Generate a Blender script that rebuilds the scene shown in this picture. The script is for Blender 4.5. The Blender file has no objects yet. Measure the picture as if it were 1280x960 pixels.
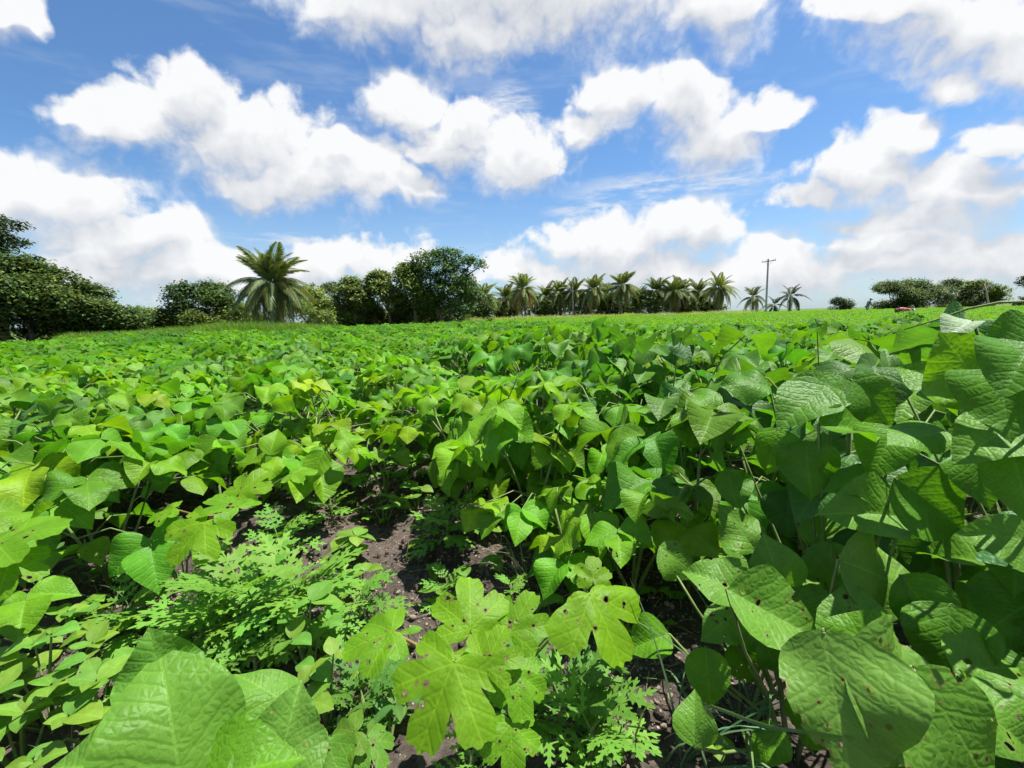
import bpy, math, random
from mathutils import Vector, Matrix, noise
from mathutils.geometry import delaunay_2d_cdt

sc = bpy.context.scene
R = math.radians
# ------------------------------------------------------------------ camera
CAM_H = 0.82
F = 560.0                      # focal length in pixels of the 1280 wide photograph
PITCH, ROLL = 8.6, 1.5
cam_d = bpy.data.cameras.new('camera')
cam = bpy.data.objects.new('camera', cam_d)
sc.collection.objects.link(cam)
cam_d.sensor_fit = 'HORIZONTAL'
cam_d.sensor_width = 36.0
cam_d.lens = 36.0 * F / 1280.0
cam_d.clip_start = 0.02
cam_d.clip_end = 6000
CAM_M = (Matrix.Translation((0, 0, CAM_H)) @ Matrix.Rotation(R(90 - PITCH), 4, 'X') @ Matrix.Rotation(R(-ROLL), 4, 'Z'))
cam.matrix_world = CAM_M
sc.camera = cam
CAM_R = CAM_M.to_3x3()
CAM_P = Vector((0, 0, CAM_H))

# ------------------------------------------------------------------ exposure and sun
sc.view_settings.view_transform = 'Standard'
sc.view_settings.look = 'None'
sc.view_settings.gamma = 1.0
sc.view_settings.exposure = 1.10
sc.cycles.max_bounces = 5
sc.cycles.diffuse_bounces = 3
sc.cycles.use_adaptive_sampling = True
sc.cycles.adaptive_threshold = 0.02
sc.cycles.adaptive_min_samples = 16
sc.cycles.glossy_bounces = 2
sc.cycles.transparent_max_bounces = 4
sc.cycles.use_denoising = True
sc.cycles.sample_clamp_indirect = 6
SUN_EL, SUN_AZ = 69.0, 66.0     # azimuth clockwise from straight ahead
sd = Vector((math.sin(R(SUN_AZ)) * math.cos(R(SUN_EL)), math.cos(R(SUN_AZ)) * math.cos(R(SUN_EL)), math.sin(R(SUN_EL))))
sun_d = bpy.data.lights.new('sun', 'SUN')
sun_d.energy = 5.0
sun_d.angle = R(0.5)
sun_d.color = (1.0, 0.965, 0.9)
sun = bpy.data.objects.new('sun', sun_d)
sc.collection.objects.link(sun)
sun.rotation_euler = sd.to_track_quat('Z', 'Y').to_euler()
sun.location = (0, 0, 60)


def ray(px, py):
    return (CAM_R @ Vector(((px - 640) / F, (480 - py) / F, -1.0)))


def at(px, py, depth):
    """point at a depth along the view axis"""
    return CAM_P + ray(px, py) * depth


def on_ground(px, py, z=0.0):
    d = ray(px, py)
    return CAM_P + d * ((z - CAM_H) / d.z)


def far(px, depth):
    """ground point straight under a column of the horizon, at a depth"""
    d = CAM_R @ Vector(((px - 640) / F, (480 - (395 - (px - 640) * math.tan(R(ROLL)))) / F, -1.0))
    d *= depth / d.y
    return Vector((d.x, d.y, 0))


# ------------------------------------------------------------------ node helpers
def nn(nt, kind, **kw):
    n = nt.nodes.new(kind)
    for k, v in kw.items():
        setattr(n, k, v)
    return n


def val(nt, sock, v):
    if isinstance(v, bpy.types.NodeSocket):
        nt.links.new(v, sock)
    elif v is not None:
        sock.default_value = v


def mth(nt, op, a, b=None, c=None, clamp=False):
    n = nn(nt, 'ShaderNodeMath', operation=op, use_clamp=clamp)
    val(nt, n.inputs[0], a)
    val(nt, n.inputs[1], b)
    val(nt, n.inputs[2], c)
    return n.outputs[0]


def mapr(nt, v, a, b, c=0.0, d=1.0, smooth=True):
    n = nn(nt, 'ShaderNodeMapRange', interpolation_type='SMOOTHSTEP' if smooth else 'LINEAR')
    val(nt, n.inputs[0], v)
    for i, q in enumerate((a, b, c, d)):
        val(nt, n.inputs[1 + i], q)
    return n.outputs[0]


def mixc(nt, f, a, b, mode='MIX'):
    n = nn(nt, 'ShaderNodeMix', data_type='RGBA', blend_type=mode)
    val(nt, n.inputs[0], f)
    for i, q in ((6, a), (7, b)):
        if isinstance(q, (tuple, list)):
            q = (*q[:3], 1.0)
        val(nt, n.inputs[i], q)
    return n.outputs[2]


def vmath(nt, op, a, b=None, s=None):
    n = nn(nt, 'ShaderNodeVectorMath', operation=op)
    val(nt, n.inputs[0], a)
    val(nt, n.inputs[1], b)
    if s is not None:
        val(nt, n.inputs[3], s)
    return n.outputs[1] if op in ('LENGTH', 'DOT_PRODUCT', 'DISTANCE') else n.outputs[0]


def noise_n(nt, vec, scale, detail=4, rough=0.55, out=0):
    n = nn(nt, 'ShaderNodeTexNoise')
    val(nt, n.inputs['Vector'], vec)
    n.inputs['Scale'].default_value = scale
    n.inputs['Detail'].default_value = detail
    n.inputs['Roughness'].default_value = rough
    return n.outputs[out]


# ------------------------------------------------------------------ sky with clouds (world)
world = bpy.data.worlds.new('World')
sc.world = world
world.use_nodes = True
wt = world.node_tree
for n in list(wt.nodes):
    wt.nodes.remove(n)
SKY_STRENGTH = 0.064
sky = nn(wt, 'ShaderNodeTexSky', sky_type='NISHITA')
sky.sun_disc = False
sky.sun_elevation = R(SUN_EL)
sky.sun_rotation = R(SUN_AZ)
sky.air_density = 1.0
sky.dust_density = 0.6
sky.ozone_density = 2.0
# clouds: (pixel x, pixel y, half width, half height, turn in degrees, grey of its base)
CLOUDS = [
    (640, -25, 330, 95, 0), (470, 10, 130, 55, -8), (590, 40, 130, 52, 4), (700, 12, 120, 60, 0), (895, 5, 75, 58, 0),
    (235, 118, 80, 60, -12), (150, 148, 82, 46, 0), (300, 165, 130, 66, -18), (405, 215, 150, 44, -9), (500, 232, 80, 24, 0), (335, 232, 90, 38, 0),
    (497, 122, 56, 44, -30), (570, 165, 90, 44, -20), (655, 205, 82, 50, -10), (545, 195, 80, 30, -20), (425, 185, 46, 28, -10),
    (765, 112, 66, 48, -10), (735, 155, 38, 26, 0), (850, 132, 66, 56, 0), (900, 172, 82, 50, 0), (965, 148, 62, 22, 22),
    (60, 250, 165, 58, -8), (185, 280, 80, 32, -14), (215, 335, 110, 50, -8), (130, 330, 130, 40, 0), (275, 335, 55, 44, 0),
    (465, 320, 66, 38, 0), (395, 335, 60, 34, 0), (510, 330, 34, 28, 0),
    (860, 285, 92, 44, 0), (770, 308, 140, 36, 4), (670, 345, 90, 36, 0), (830, 340, 190, 46, 4),
    (1205, 242, 172, 64, 0), (1120, 280, 150, 24, 0), (150, 300, 150, 40, -6), (1085, 222, 120, 50, 12), (1015, 246, 74, 26, 10), (1262, 178, 70, 38, 0), (1140, 178, 66, 40, 0),
    (1195, 38, 155, 58, 0), (1270, 80, 80, 46, 0), (1110, 10, 100, 42, 0), (1190, 110, 48, 26, 0),
    (1140, 320, 240, 56, 4), (1000, 335, 160, 50, 6), (1260, 320, 130, 66, 0), (0, 12, 44, 34, 0),
]
tc = nn(wt, 'ShaderNodeTexCoord')
dvec = tc.outputs['Generated']


# clouds live on the sky sphere; u, v = direction divided by its forward part, so the same broken cover goes on behind the viewer
grp = bpy.data.node_groups.new('cloud_field', 'ShaderNodeTree')
grp.interface.new_socket('Vector', in_out='INPUT', socket_type='NodeSocketVector')
grp.interface.new_socket('Density', in_out='OUTPUT', socket_type='NodeSocketFloat')
grp.interface.new_socket('Coarse', in_out='OUTPUT', socket_type='NodeSocketFloat')
gi, go = nn(grp, 'NodeGroupInput'), nn(grp, 'NodeGroupOutput')
gv = gi.outputs[0]
warp = vmath(grp, 'SUBTRACT', noise_n(grp, gv, 7.0, 3, 0.6, 1), (0.5, 0.5, 0.5))
gvw = vmath(grp, 'ADD', gv, vmath(grp, 'SCALE', warp, None, 0.13))
gs = nn(grp, 'ShaderNodeSeparateXYZ')
grp.links.new(gvw, gs.inputs[0])
inv = mth(grp, 'DIVIDE', 1.0, mth(grp, 'MAXIMUM', mth(grp, 'ABSOLUTE', gs.outputs[1]), 0.02))
uv_u, uv_v = mth(grp, 'MULTIPLY', gs.outputs[0], inv), mth(grp, 'MULTIPLY', gs.outputs[2], inv)
guv = nn(grp, 'ShaderNodeCombineXYZ')
grp.links.new(uv_u, guv.inputs[0])
grp.links.new(uv_v, guv.inputs[1])
acc = None
for px, py, w, h, turn in CLOUDS:
    c = ray(px, py)
    k = 1.0 / c.y
    cu, cv = c.x * k, c.z * k
    iw, ih = F / (w * k * 1.06), F / (h * k * 1.06)
    v = nn(grp, 'ShaderNodeVectorMath', operation='MULTIPLY_ADD')
    grp.links.new(guv.outputs[0], v.inputs[0])
    v.inputs[1].default_value = (iw, ih, 0)
    v.inputs[2].default_value = (-cu * iw, -cv * ih, 0)
    b = vmath(grp, 'LENGTH', v.outputs[0])
    acc = b if acc is None else mth(grp, 'SMOOTH_MIN', acc, b, 0.10)
acc = mth(grp, 'SUBTRACT', 1.0, acc)
# overhead and to the sides: the same share of cloud
outside = mth(grp, 'MAXIMUM', mapr(grp, mth(grp, 'ABSOLUTE', uv_u), 1.25, 1.7), mapr(grp, uv_v, .85, 1.1))
wide = mth(grp, 'MULTIPLY_ADD', mth(grp, 'SUBTRACT', noise_n(grp, gvw, 2.6, 2), 0.53), 6.0, mth(grp, 'MULTIPLY_ADD', outside, 1.0, -1.0))
acc = mth(grp, 'MAXIMUM', mth(grp, 'MAXIMUM', acc, wide), -0.8)
n1 = noise_n(grp, gv, 8.0, 6, 0.64)
n2 = noise_n(grp, gvw, 21.0, 2, 0.5)
puff = mth(grp, 'ABSOLUTE', mth(grp, 'SUBTRACT', n2, 0.5))
dens = mth(grp, 'ADD', mth(grp, 'MULTIPLY_ADD', mth(grp, 'SUBTRACT', n1, 0.5), 1.75, acc), mth(grp, 'MULTIPLY', mth(grp, 'SUBTRACT', puff, 0.1), 0.9))
grp.links.new(dens, go.inputs[0])
grp.links.new(acc, go.inputs[1])


def field(vec):
    g = nn(wt, 'ShaderNodeGroup')
    g.node_tree = grp
    wt.links.new(vec, g.inputs[0])
    return g.outputs


D0, C0 = field(dvec)
off = nn(wt, 'ShaderNodeCombineXYZ')
wt.links.new(mth(wt, 'MULTIPLY_ADD', D0, 1e-5, 0.012), off.inputs[0])
off.inputs[1].default_value = 0.012
off.inputs[2].default_value = 0.05
C1 = field(vmath(wt, 'ADD', dvec, off.outputs[0]))[1]
sepd = nn(wt, 'ShaderNodeSeparateXYZ')
wt.links.new(dvec, sepd.inputs[0])
zen = sepd.outputs[2]
# thin high wisps
wv = vmath(wt, 'MULTIPLY', dvec, (3.0, 3.0, 14.0))
wisp = mapr(wt, noise_n(wt, wv, 1.4, 4, 0.6), 0.52, 0.78, 0.0, 0.55)
wisp = mth(wt, 'MULTIPLY', wisp, mapr(wt, zen, 0.0, 0.22, 0.9, 0.45))
sepd_y = sepd.outputs[1]
streak = mapr(wt, noise_n(wt, vmath(wt, 'MULTIPLY', dvec, (5.0, 5.0, 26.0)), 1.6, 5, 0.66), 0.40, 0.68, 0.0, 0.85)
relief = mth(wt, 'SUBTRACT', D0, C0)
under = mapr(wt, C1, 0.05, 0.6)                       # cloud above this point: it is in its own base
rim = mapr(wt, mth(wt, 'SUBTRACT', C0, C1), -0.25, 0.35)
alpha = mth(wt, 'MULTIPLY', mapr(wt, D0, -0.06, mapr(wt, rim, 0.2, 0.85, 0.75, 0.34)), 0.985)
shade = mth(wt, 'MULTIPLY_ADD', relief, 0.75, mth(wt, 'MULTIPLY_ADD', under, -0.47, mth(wt, 'MULTIPLY_ADD', rim, 0.30, 0.80)))
ccol = mixc(wt, mapr(wt, shade, 0.1, 0.9, smooth=False), (4.1, 4.35, 4.85), (7.1, 7.15, 7.2))
skyc = mixc(wt, 1.0, sky.outputs[0], (0.66, 0.91, 1.12), 'MULTIPLY')
hz = mapr(wt, zen, 0.0, 0.3, 0.42, 0.0)
skyc = mixc(wt, hz, skyc, (4.6, 5.5, 6.4))
cmix = mixc(wt, wisp, skyc, (5.2, 5.7, 6.3))
for px, py, w, h in ((840, 236, 150, 26), (735, 262, 60, 12), (640, 128, 40, 24), (345, 298, 50, 12)):      # torn streaks
    c = ray(px, py)
    iw, ih = F * c.length / w, F * c.length / h
    c.normalize()
    sp2 = nn(wt, 'ShaderNodeVectorMath', operation='MULTIPLY_ADD')
    wt.links.new(dvec, sp2.inputs[0])
    sp2.inputs[1].default_value = (iw, 0, ih)
    sp2.inputs[2].default_value = (-c.x * iw, 0, -c.z * ih)
    m_ = mapr(wt, vmath(wt, 'LENGTH', sp2.outputs[0]), 0.25, 1.15, 1.0, 0.0)
    m_ = mth(wt, 'MULTIPLY', m_, mapr(wt, sepd_y, 0.0, 0.1))
    cmix = mixc(wt, mth(wt, 'MULTIPLY', m_, streak), cmix, (6.2, 6.4, 6.7))
cmix = mixc(wt, alpha, cmix, ccol)
bg = nn(wt, 'ShaderNodeBackground')
wt.links.new(cmix, bg.inputs[0])
bg.inputs[1].default_value = SKY_STRENGTH
wo = nn(wt, 'ShaderNodeOutputWorld')
wt.links.new(bg.outputs[0], wo.inputs[0])


# ------------------------------------------------------------------ materials
def new_mat(name):
    m = bpy.data.materials.new(name)
    m.use_nodes = True
    nt = m.node_tree
    for n in list(nt.nodes):
        nt.nodes.remove(n)
    out = nn(nt, 'ShaderNodeOutputMaterial')
    return m, nt, out


def principled(nt, col, rough=0.6, spec=0.5, normal=None):
    p = nn(nt, 'ShaderNodeBsdfPrincipled')
    if isinstance(col, (tuple, list)):
        col = (*col[:3], 1.0)
    val(nt, p.inputs['Base Color'], col)
    val(nt, p.inputs['Roughness'], rough)
    p.inputs['Specular IOR Level'].default_value = spec
    if normal is not None:
        nt.links.new(normal, p.inputs['Normal'])
    return p


def bump(nt, h, dist=0.01, strength=1.0):
    b = nn(nt, 'ShaderNodeBump')
    b.inputs['Distance'].default_value = dist
    b.inputs['Strength'].default_value = strength
    nt.links.new(h, b.inputs['Height'])
    return b.outputs[0]


def leaf_material(name, veins='pinnate', source='object', rough=0.48, spec=0.22, trans=0.40, yellow=(1.28, 1.32, 0.32), dist=0.004, quilt=1.0):
    """a leaf blade: colour from the object (or its own tint), veins and quilting from the leaf's own coordinates"""
    m, nt, out = new_mat(name)
    if source == 'object':
        oi = nn(nt, 'ShaderNodeObjectInfo')
        base = oi.outputs['Color']
    else:
        a = nn(nt, 'ShaderNodeAttribute', attribute_name='tint')
        base = a.outputs['Color']
    pos = nn(nt, 'ShaderNodeTexCoord').outputs['Object']
    mott = mapr(nt, noise_n(nt, pos, 3.0 if source == 'object' else 1.5, 4), 0.3, 0.7, 0.82, 1.16, False)
    cm = nn(nt, 'ShaderNodeCombineColor')
    for i in range(3):
        nt.links.new(mott, cm.inputs[i])
    col = mixc(nt, 1.0, base, cm.outputs[0], 'MULTIPLY')
    nrm = None
    if veins:
        uv = nn(nt, 'ShaderNodeUVMap')
        sp = nn(nt, 'ShaderNodeSeparateXYZ')
        nt.links.new(uv.outputs[0], sp.inputs[0])
        x, y = sp.outputs[0], sp.outputs[1]
        ax = mth(nt, 'ABSOLUTE', x)
        if veins == 'pinnate':
            mid = mapr(nt, ax, 0.006, 0.016, 1.0, 0.0)
            wob = mth(nt, 'MULTIPLY', noise_n(nt, uv.outputs[0], 4.0, 2), 0.9)
            c = mth(nt, 'ADD', mth(nt, 'MULTIPLY', mth(nt, 'SUBTRACT', y, mth(nt, 'MULTIPLY', mth(nt, 'POWER', ax, 0.85), 0.62)), 7.5), wob)
        else:
            ang = mth(nt, 'ARCTAN2', x, mth(nt, 'ADD', y, 0.0001))
            f0 = mth(nt, 'ABSOLUTE', mth(nt, 'SUBTRACT', mth(nt, 'FRACT', mth(nt, 'ADD', mth(nt, 'DIVIDE', ang, 0.87), 0.5)), 0.5))
            rad = vmath(nt, 'LENGTH', uv.outputs[0])
            lat = mth(nt, 'MULTIPLY', mth(nt, 'MULTIPLY', f0, rad), 0.9)
            mid = mapr(nt, lat, 0.005, 0.013, 1.0, 0.0)
            c = mth(nt, 'MULTIPLY', mth(nt, 'SUBTRACT', rad, mth(nt, 'MULTIPLY', lat, 1.1)), 8.0)
        tri = mth(nt, 'ABSOLUTE', mth(nt, 'SUBTRACT', mth(nt, 'FRACT', c), 0.5))
        line = mapr(nt, tri, 0.015, 0.06, 1.0, 0.0)
        vein = mth(nt, 'MAXIMUM', mid, mth(nt, 'MULTIPLY', line, 0.55))
        pale = mixc(nt, 1.0, col, (1.55, 1.35, 1.7), 'MULTIPLY')
        col = mixc(nt, mth(nt, 'MULTIPLY', vein, 0.6), col, pale)
        vo = nn(nt, 'ShaderNodeTexVoronoi', feature='DISTANCE_TO_EDGE')
        vo.inputs['Scale'].default_value = 15.0
        wv_ = vmath(nt, 'ADD', uv.outputs[0], vmath(nt, 'SCALE', noise_n(nt, uv.outputs[0], 9.0, 2, .5, 1), None, 0.07))
        nt.links.new(wv_, vo.inputs['Vector'])
        cell = mapr(nt, vo.outputs['Distance'], 0.0, 0.35)
        h = mth(nt, 'ADD', mth(nt, 'MULTIPLY', mapr(nt, tri, 0.0, 0.22), 1.1), mth(nt, 'MULTIPLY', cell, 0.8))
        h = mth(nt, 'SUBTRACT', h, mth(nt, 'MULTIPLY', mid, 0.7))
        nrm = bump(nt, h, dist, 0.19 * quilt)
        col = mixc(nt, mth(nt, 'MULTIPLY', mapr(nt, vo.outputs['Distance'], 0.0, 0.07, 1.0, 0.0), 0.22), col, pale)
        rim = nn(nt, 'ShaderNodeAttribute', attribute_name='rim')
        col = mixc(nt, mapr(nt, rim.outputs['Fac'], 0.45, 0.95, 0.0, 0.8), col, (0.20, 0.15, 0.05))
        spots = mapr(nt, noise_n(nt, uv.outputs[0], 7.0, 5, 0.7), 0.64, 0.74)
        col = mixc(nt, mth(nt, 'MULTIPLY', spots, 0.35), col, (0.30, 0.30, 0.08))
    geo = nn(nt, 'ShaderNodeNewGeometry')
    backc = mixc(nt, 0.45, mixc(nt, 1.0, col, (1.25, 1.2, 1.6), 'MULTIPLY'), (0.16, 0.24, 0.10))
    face = mixc(nt, geo.outputs['Backfacing'], col, backc)
    p = principled(nt, face, rough, spec, nrm)
    t = nn(nt, 'ShaderNodeBsdfTranslucent')
    nt.links.new(mixc(nt, 1.0, col, yellow, 'MULTIPLY'), t.inputs[0])
    if nrm is not None:
        nt.links.new(nrm, t.inputs[1])
    mx = nn(nt, 'ShaderNodeMixShader')
    mx.inputs[0].default_value = trans
    nt.links.new(p.outputs[0], mx.inputs[1])
    nt.links.new(t.outputs[0], mx.inputs[2])
    nt.links.new(mx.outputs[0], out.inputs[0])
    return m


def plain_material(name, c1, c2, scale=8.0, rough=0.8, spec=0.3, bd=0.0, detail=5):
    m, nt, out = new_mat(name)
    pos = nn(nt, 'ShaderNodeTexCoord').outputs['Object']
    n = noise_n(nt, pos, scale, detail, 0.6)
    col = mixc(nt, mapr(nt, n, 0.3, 0.7), c1, c2)
    nrm = bump(nt, n, bd, 1.0) if bd else None
    p = principled(nt, col, rough, spec, nrm)
    nt.links.new(p.outputs[0], out.inputs[0])
    return m


def soil_material():
    m, nt, out = new_mat('soil')
    geo = nn(nt, 'ShaderNodeNewGeometry')
    pos = geo.outputs['Position']
    big = noise_n(nt, pos, 2.2, 5)
    fine = noise_n(nt, pos, 38.0, 6, 0.65)
    vor = nn(nt, 'ShaderNodeTexVoronoi')
    vor.inputs['Scale'].default_value = 85.0
    nt.links.new(pos, vor.inputs['Vector'])
    col = mixc(nt, mapr(nt, big, 0.35, 0.68), (0.036, 0.028, 0.023), (0.085, 0.067, 0.055))
    col = mixc(nt, mapr(nt, fine, 0.35, 0.75), col, (0.115, 0.092, 0.076))
    pick = nn(nt, 'ShaderNodeSeparateColor')
    nt.links.new(vor.outputs['Color'], pick.inputs[0])
    grit = mth(nt, 'MULTIPLY', mapr(nt, pick.outputs[0], 0.86, 0.9), mapr(nt, vor.outputs['Distance'], 0.25, 0.42, 1.0, 0.0))
    col = mixc(nt, grit, col, (0.34, 0.27, 0.21))
    ln = vmath(nt, 'LENGTH', pos)
    grass = mixc(nt, noise_n(nt, pos, 0.5, 5), (0.06, 0.10, 0.02), (0.11, 0.15, 0.035))
    col = mixc(nt, mapr(nt, ln, 22.0, 40.0), col, grass)
    h = mth(nt, 'ADD', mth(nt, 'MULTIPLY', fine, 1.0), mth(nt, 'MULTIPLY', grit, 0.35))
    p = principled(nt, col, 0.95, 0.15, bump(nt, h, 0.02, 0.9))
    nt.links.new(p.outputs[0], out.inputs[0])
    return m


M_BEAN = leaf_material('bean_leaf')
M_BEAN_FINE = leaf_material('bean_leaf_fine', dist=0.006, quilt=1.0)
M_OKRA = leaf_material('okra_leaf', veins='palmate', rough=0.5, trans=0.52, dist=0.003)
M_WEED = leaf_material('weed_leaf', veins='pinnate', rough=0.55, spec=0.3, dist=0.002, quilt=0.5)
M_FEATHER = leaf_material('feathery_leaf', veins=None, rough=0.6, spec=0.25)
M_FAR = leaf_material('crop_leaf', veins=None, source='tint', rough=0.6, spec=0.14, trans=0.42)
M_TREE = leaf_material('tree_leaf', veins=None, source='tint', rough=0.6, spec=0.15, trans=0.25, yellow=(1.2, 1.2, 0.5))
M_PALM = leaf_material('palm_leaf', veins=None, source='object', rough=0.55, spec=0.18, trans=0.28, yellow=(1.2, 1.15, 0.6))
M_GRASS = leaf_material('grass_leaf', veins=None, source='object', rough=0.5, spec=0.3, trans=0.3)
M_STEM = plain_material('green_stem', (0.10, 0.17, 0.04), (0.17, 0.21, 0.07), 30, 0.6)
M_DRY = plain_material('dry_stem', (0.20, 0.16, 0.10), (0.34, 0.28, 0.19), 30, 0.9)
M_BARK = plain_material('bark', (0.07, 0.055, 0.042), (0.17, 0.14, 0.115), 5, 0.9, 0.2, 0.03)
M_PALEBARK = plain_material('pale_bark', (0.22, 0.19, 0.15), (0.38, 0.34, 0.28), 5, 0.9, 0.2, 0.02)
M_PALMBARK = plain_material('palm_bark', (0.14, 0.12, 0.10), (0.28, 0.25, 0.21), 9, 0.9, 0.2, 0.02)
M_CONC = plain_material('pole_concrete', (.30, .29, .27), (.42, .41, .385), 6, 0.85, 0.3, 0.005)
M_STEEL = plain_material('crossarm_steel', (0.12, 0.11, 0.105), (0.22, 0.20, 0.185), 12, 0.6)
M_PORC = plain_material('insulator_porcelain', (0.62, 0.6, 0.56), (0.74, 0.72, 0.68), 12, 0.25)
M_STONE = plain_material('pebble_stone', (0.24, 0.19, 0.15), (0.48, 0.38, 0.30), 25, 0.85, 0.3, 0.004)
M_SKIN = plain_material('skin', (0.13, 0.07, 0.045), (0.17, 0.095, 0.06), 12, 0.5)
M_SOIL = soil_material()


# ------------------------------------------------------------------ object helpers
def link(o):
    sc.collection.objects.link(o)
    return o


def tag(o, label=None, cat=None, group=None, kind=None):
    if label: o['label'] = label
    if cat: o['category'] = cat
    if group: o['group'] = group
    if kind: o['kind'] = kind
    return o


def empty(name, loc):
    o = bpy.data.objects.new(name, None)
    o.location = loc
    o.empty_display_size = 0.1
    return link(o)


class MB:
    """collects faces, then becomes one mesh"""
    def __init__(s):
        s.v, s.f, s.c, s.u, s.m = [], [], [], [], []

    def add(s, verts, faces, col=None, uv=None, mi=0):
        o = len(s.v)
        s.v += verts
        s.f += [tuple(i + o for i in f) for f in faces]
        s.c += [col or (1, 1, 1)] * len(faces)
        s.m += [mi] * len(faces)
        s.u += uv if uv else [(0, 0)] * len(verts)

    def tube(s, pts, rads, n=6, col=None, cap=True, mi=0):
        pts = [Vector(p) for p in pts]
        verts, faces = [], []
        k = len(pts)
        ref = Vector((0.31, 0.17, 0.93)).normalized()
        for i, p in enumerate(pts):
            t = (pts[min(i + 1, k - 1)] - pts[max(i - 1, 0)])
            t = t.normalized() if t.length > 1e-9 else Vector((0, 0, 1))
            a = t.cross(ref)
            if a.length < 1e-3: a = t.cross(Vector((1, 0, 0)))
            a.normalize()
            b = t.cross(a)
            for j in range(n):
                q = 2 * math.pi * j / n
                verts.append(p + (a * math.cos(q) + b * math.sin(q)) * rads[i])
        for i in range(k - 1):
            for j in range(n):
                j2 = (j + 1) % n
                faces.append((i * n + j, i * n + j2, (i + 1) * n + j2, (i + 1) * n + j))
        if cap:
            faces.append(tuple(reversed(range(n))))
            faces.append(tuple((k - 1) * n + j for j in range(n)))
        s.add(verts, faces, col, None, mi)

    def mesh(s, name, mats, smooth=True, tint=False, uv=False):
        me = bpy.data.meshes.new(name)
        me.from_pydata([tuple(v) for v in s.v], [], s.f)
        for m in (mats if isinstance(mats, (list, tuple)) else [mats]):
            me.materials.append(m)
        nf = len(s.f)
        if smooth:
            me.polygons.foreach_set('use_smooth', [True] * nf)
        if any(s.m):
            me.polygons.foreach_set('material_index', s.m)
        if tint:
            a = me.attributes.new('tint', 'FLOAT_COLOR', 'FACE')
            flat = []
            for c in s.c: flat += (c[0], c[1], c[2], 1.0)
            a.data.foreach_set('color', flat)
        if uv:
            l = me.uv_layers.new(name='UVMap')
            vi = [0] * len(me.loops)
            me.loops.foreach_get('vertex_index', vi)
            flat = []
            for i in vi: flat += s.u[i]
            l.data.foreach_set('uv', flat)
        me.update()
        return me

    def build(s, name, mats, parent=None, **kw):
        o = bpy.data.objects.new(name, s.mesh(name, mats, **kw))
        if parent: o.parent = parent
        return link(o)


def inside(x, y, poly):
    r = False
    j = len(poly) - 1
    for i in range(len(poly)):
        xi, yi = poly[i]
        xj, yj = poly[j]
        if (yi > y) != (yj > y) and x < (xj - xi) * (y - yi) / (yj - yi) + xi:
            r = not r
        j = i
    return r


def blade(outline, step, holes=(), z=None, jitter=None):
    """triangulated flat blade with holes and bites, lifted by z(x, y)"""
    rr = jitter or random.Random(1)
    pts = [Vector(p) for p in outline]
    n = len(pts)
    edges = [(i, (i + 1) % n) for i in range(n)]
    for h in holes:
        o = len(pts)
        pts += [Vector(p) for p in h]
        edges += [(o + i, o + (i + 1) % len(h)) for i in range(len(h))]
    x0, x1 = min(p[0] for p in outline), max(p[0] for p in outline)
    y0, y1 = min(p[1] for p in outline), max(p[1] for p in outline)
    row = 0
    y = y0 + step * .5
    while y < y1:
        x = x0 + (step * .5 if row % 2 else 0.1 * step)
        while x < x1:
            if inside(x, y, outline):
                pts.append(Vector((x + rr.uniform(-.15, .15) * step, y + rr.uniform(-.15, .15) * step)))
            x += step
        y += step * .87
        row += 1
    vs, es, fs, *_ = delaunay_2d_cdt(pts, edges, [], 0, 1e-5, False)
    faces = []
    for f in fs:
        cx = sum(vs[i][0] for i in f) / len(f)
        cy = sum(vs[i][1] for i in f) / len(f)
        if inside(cx, cy, outline) and not any(inside(cx, cy, h) for h in holes):
            faces.append(tuple(f))
    used = sorted({i for f in faces for i in f})
    mp = {q: i for i, q in enumerate(used)}
    verts = [(vs[i][0], vs[i][1]) for i in used]
    return verts, [tuple(mp[i] for i in f) for f in faces]


# ------------------------------------------------------------------ leaf shapes
PROFILE = [(0, .0), (.015, .07), (.05, .19), (.10, .285), (.17, .37), (.25, .42), (.33, .435), (.42, .425), (.52, .385), (.62, .325), (.72, .25), (.81, .17), (.89, .095), (.95, .042), (1, 0)]


def bean_outline(wl=1.0, wr=1.0, basecut=0.03, power=1.0, rr=None, ragged=0.0):
    L, Rr = [], []
    for t, w in PROFILE:
        w2 = w ** power * (0.435 ** (1 - power))
        j = (lambda: 1 + (rr.uniform(-ragged, ragged) if rr else 0))
        y = t - basecut * (w / .435) * max(0, 1 - t * 4)
        L.append((-w2 * wl * j(), y))
        Rr.append((w2 * wr * j(), y))
    return Rr + L[-2:0:-1]


def hole(cx, cy, r, rr, n=9, sq=1.0):
    return [(cx + r * rr.uniform(.65, 1.2) * math.cos(2 * math.pi * i / n), cy + sq * r * rr.uniform(.65, 1.2) * math.sin(2 * math.pi * i / n)) for i in range(n)]


def bend(verts, fold, droop, wave, ph, quilt=0.0, twist=0.0, curl=0.0, size=1.0):
    out, uv = [], []
    for x, y in verts:
        ax = abs(x)
        z = fold * ax + curl * ax * ax
        z += wave * math.sin(y * 8.5 + ph) * ax * 1.6 + wave * .8 * math.sin(y * 5 + ph * 2 + (3 if x > 0 else 0)) * ax
        if quilt:
            c = (y - .62 * ax ** .85) * 7.5
            fr = abs((c % 1.0) - .5) * 2
            z += quilt * (1 - fr * fr) * min(1, ax * 10) * (1 - min(1, max(0, y))) ** .3
            z += quilt * 1.2 * noise.noise(Vector((x * 7, y * 7, ph)))
        z += twist * x * y
        k = droop if abs(droop) > 1e-4 else 1e-4
        yy = math.sin(k * y) / k
        zz = z * math.cos(k * y) + (math.cos(k * y) - 1) / k
        out.append((x, yy + z * math.sin(k * y), zz))
        uv.append((x, y))
    return out, uv


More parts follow.
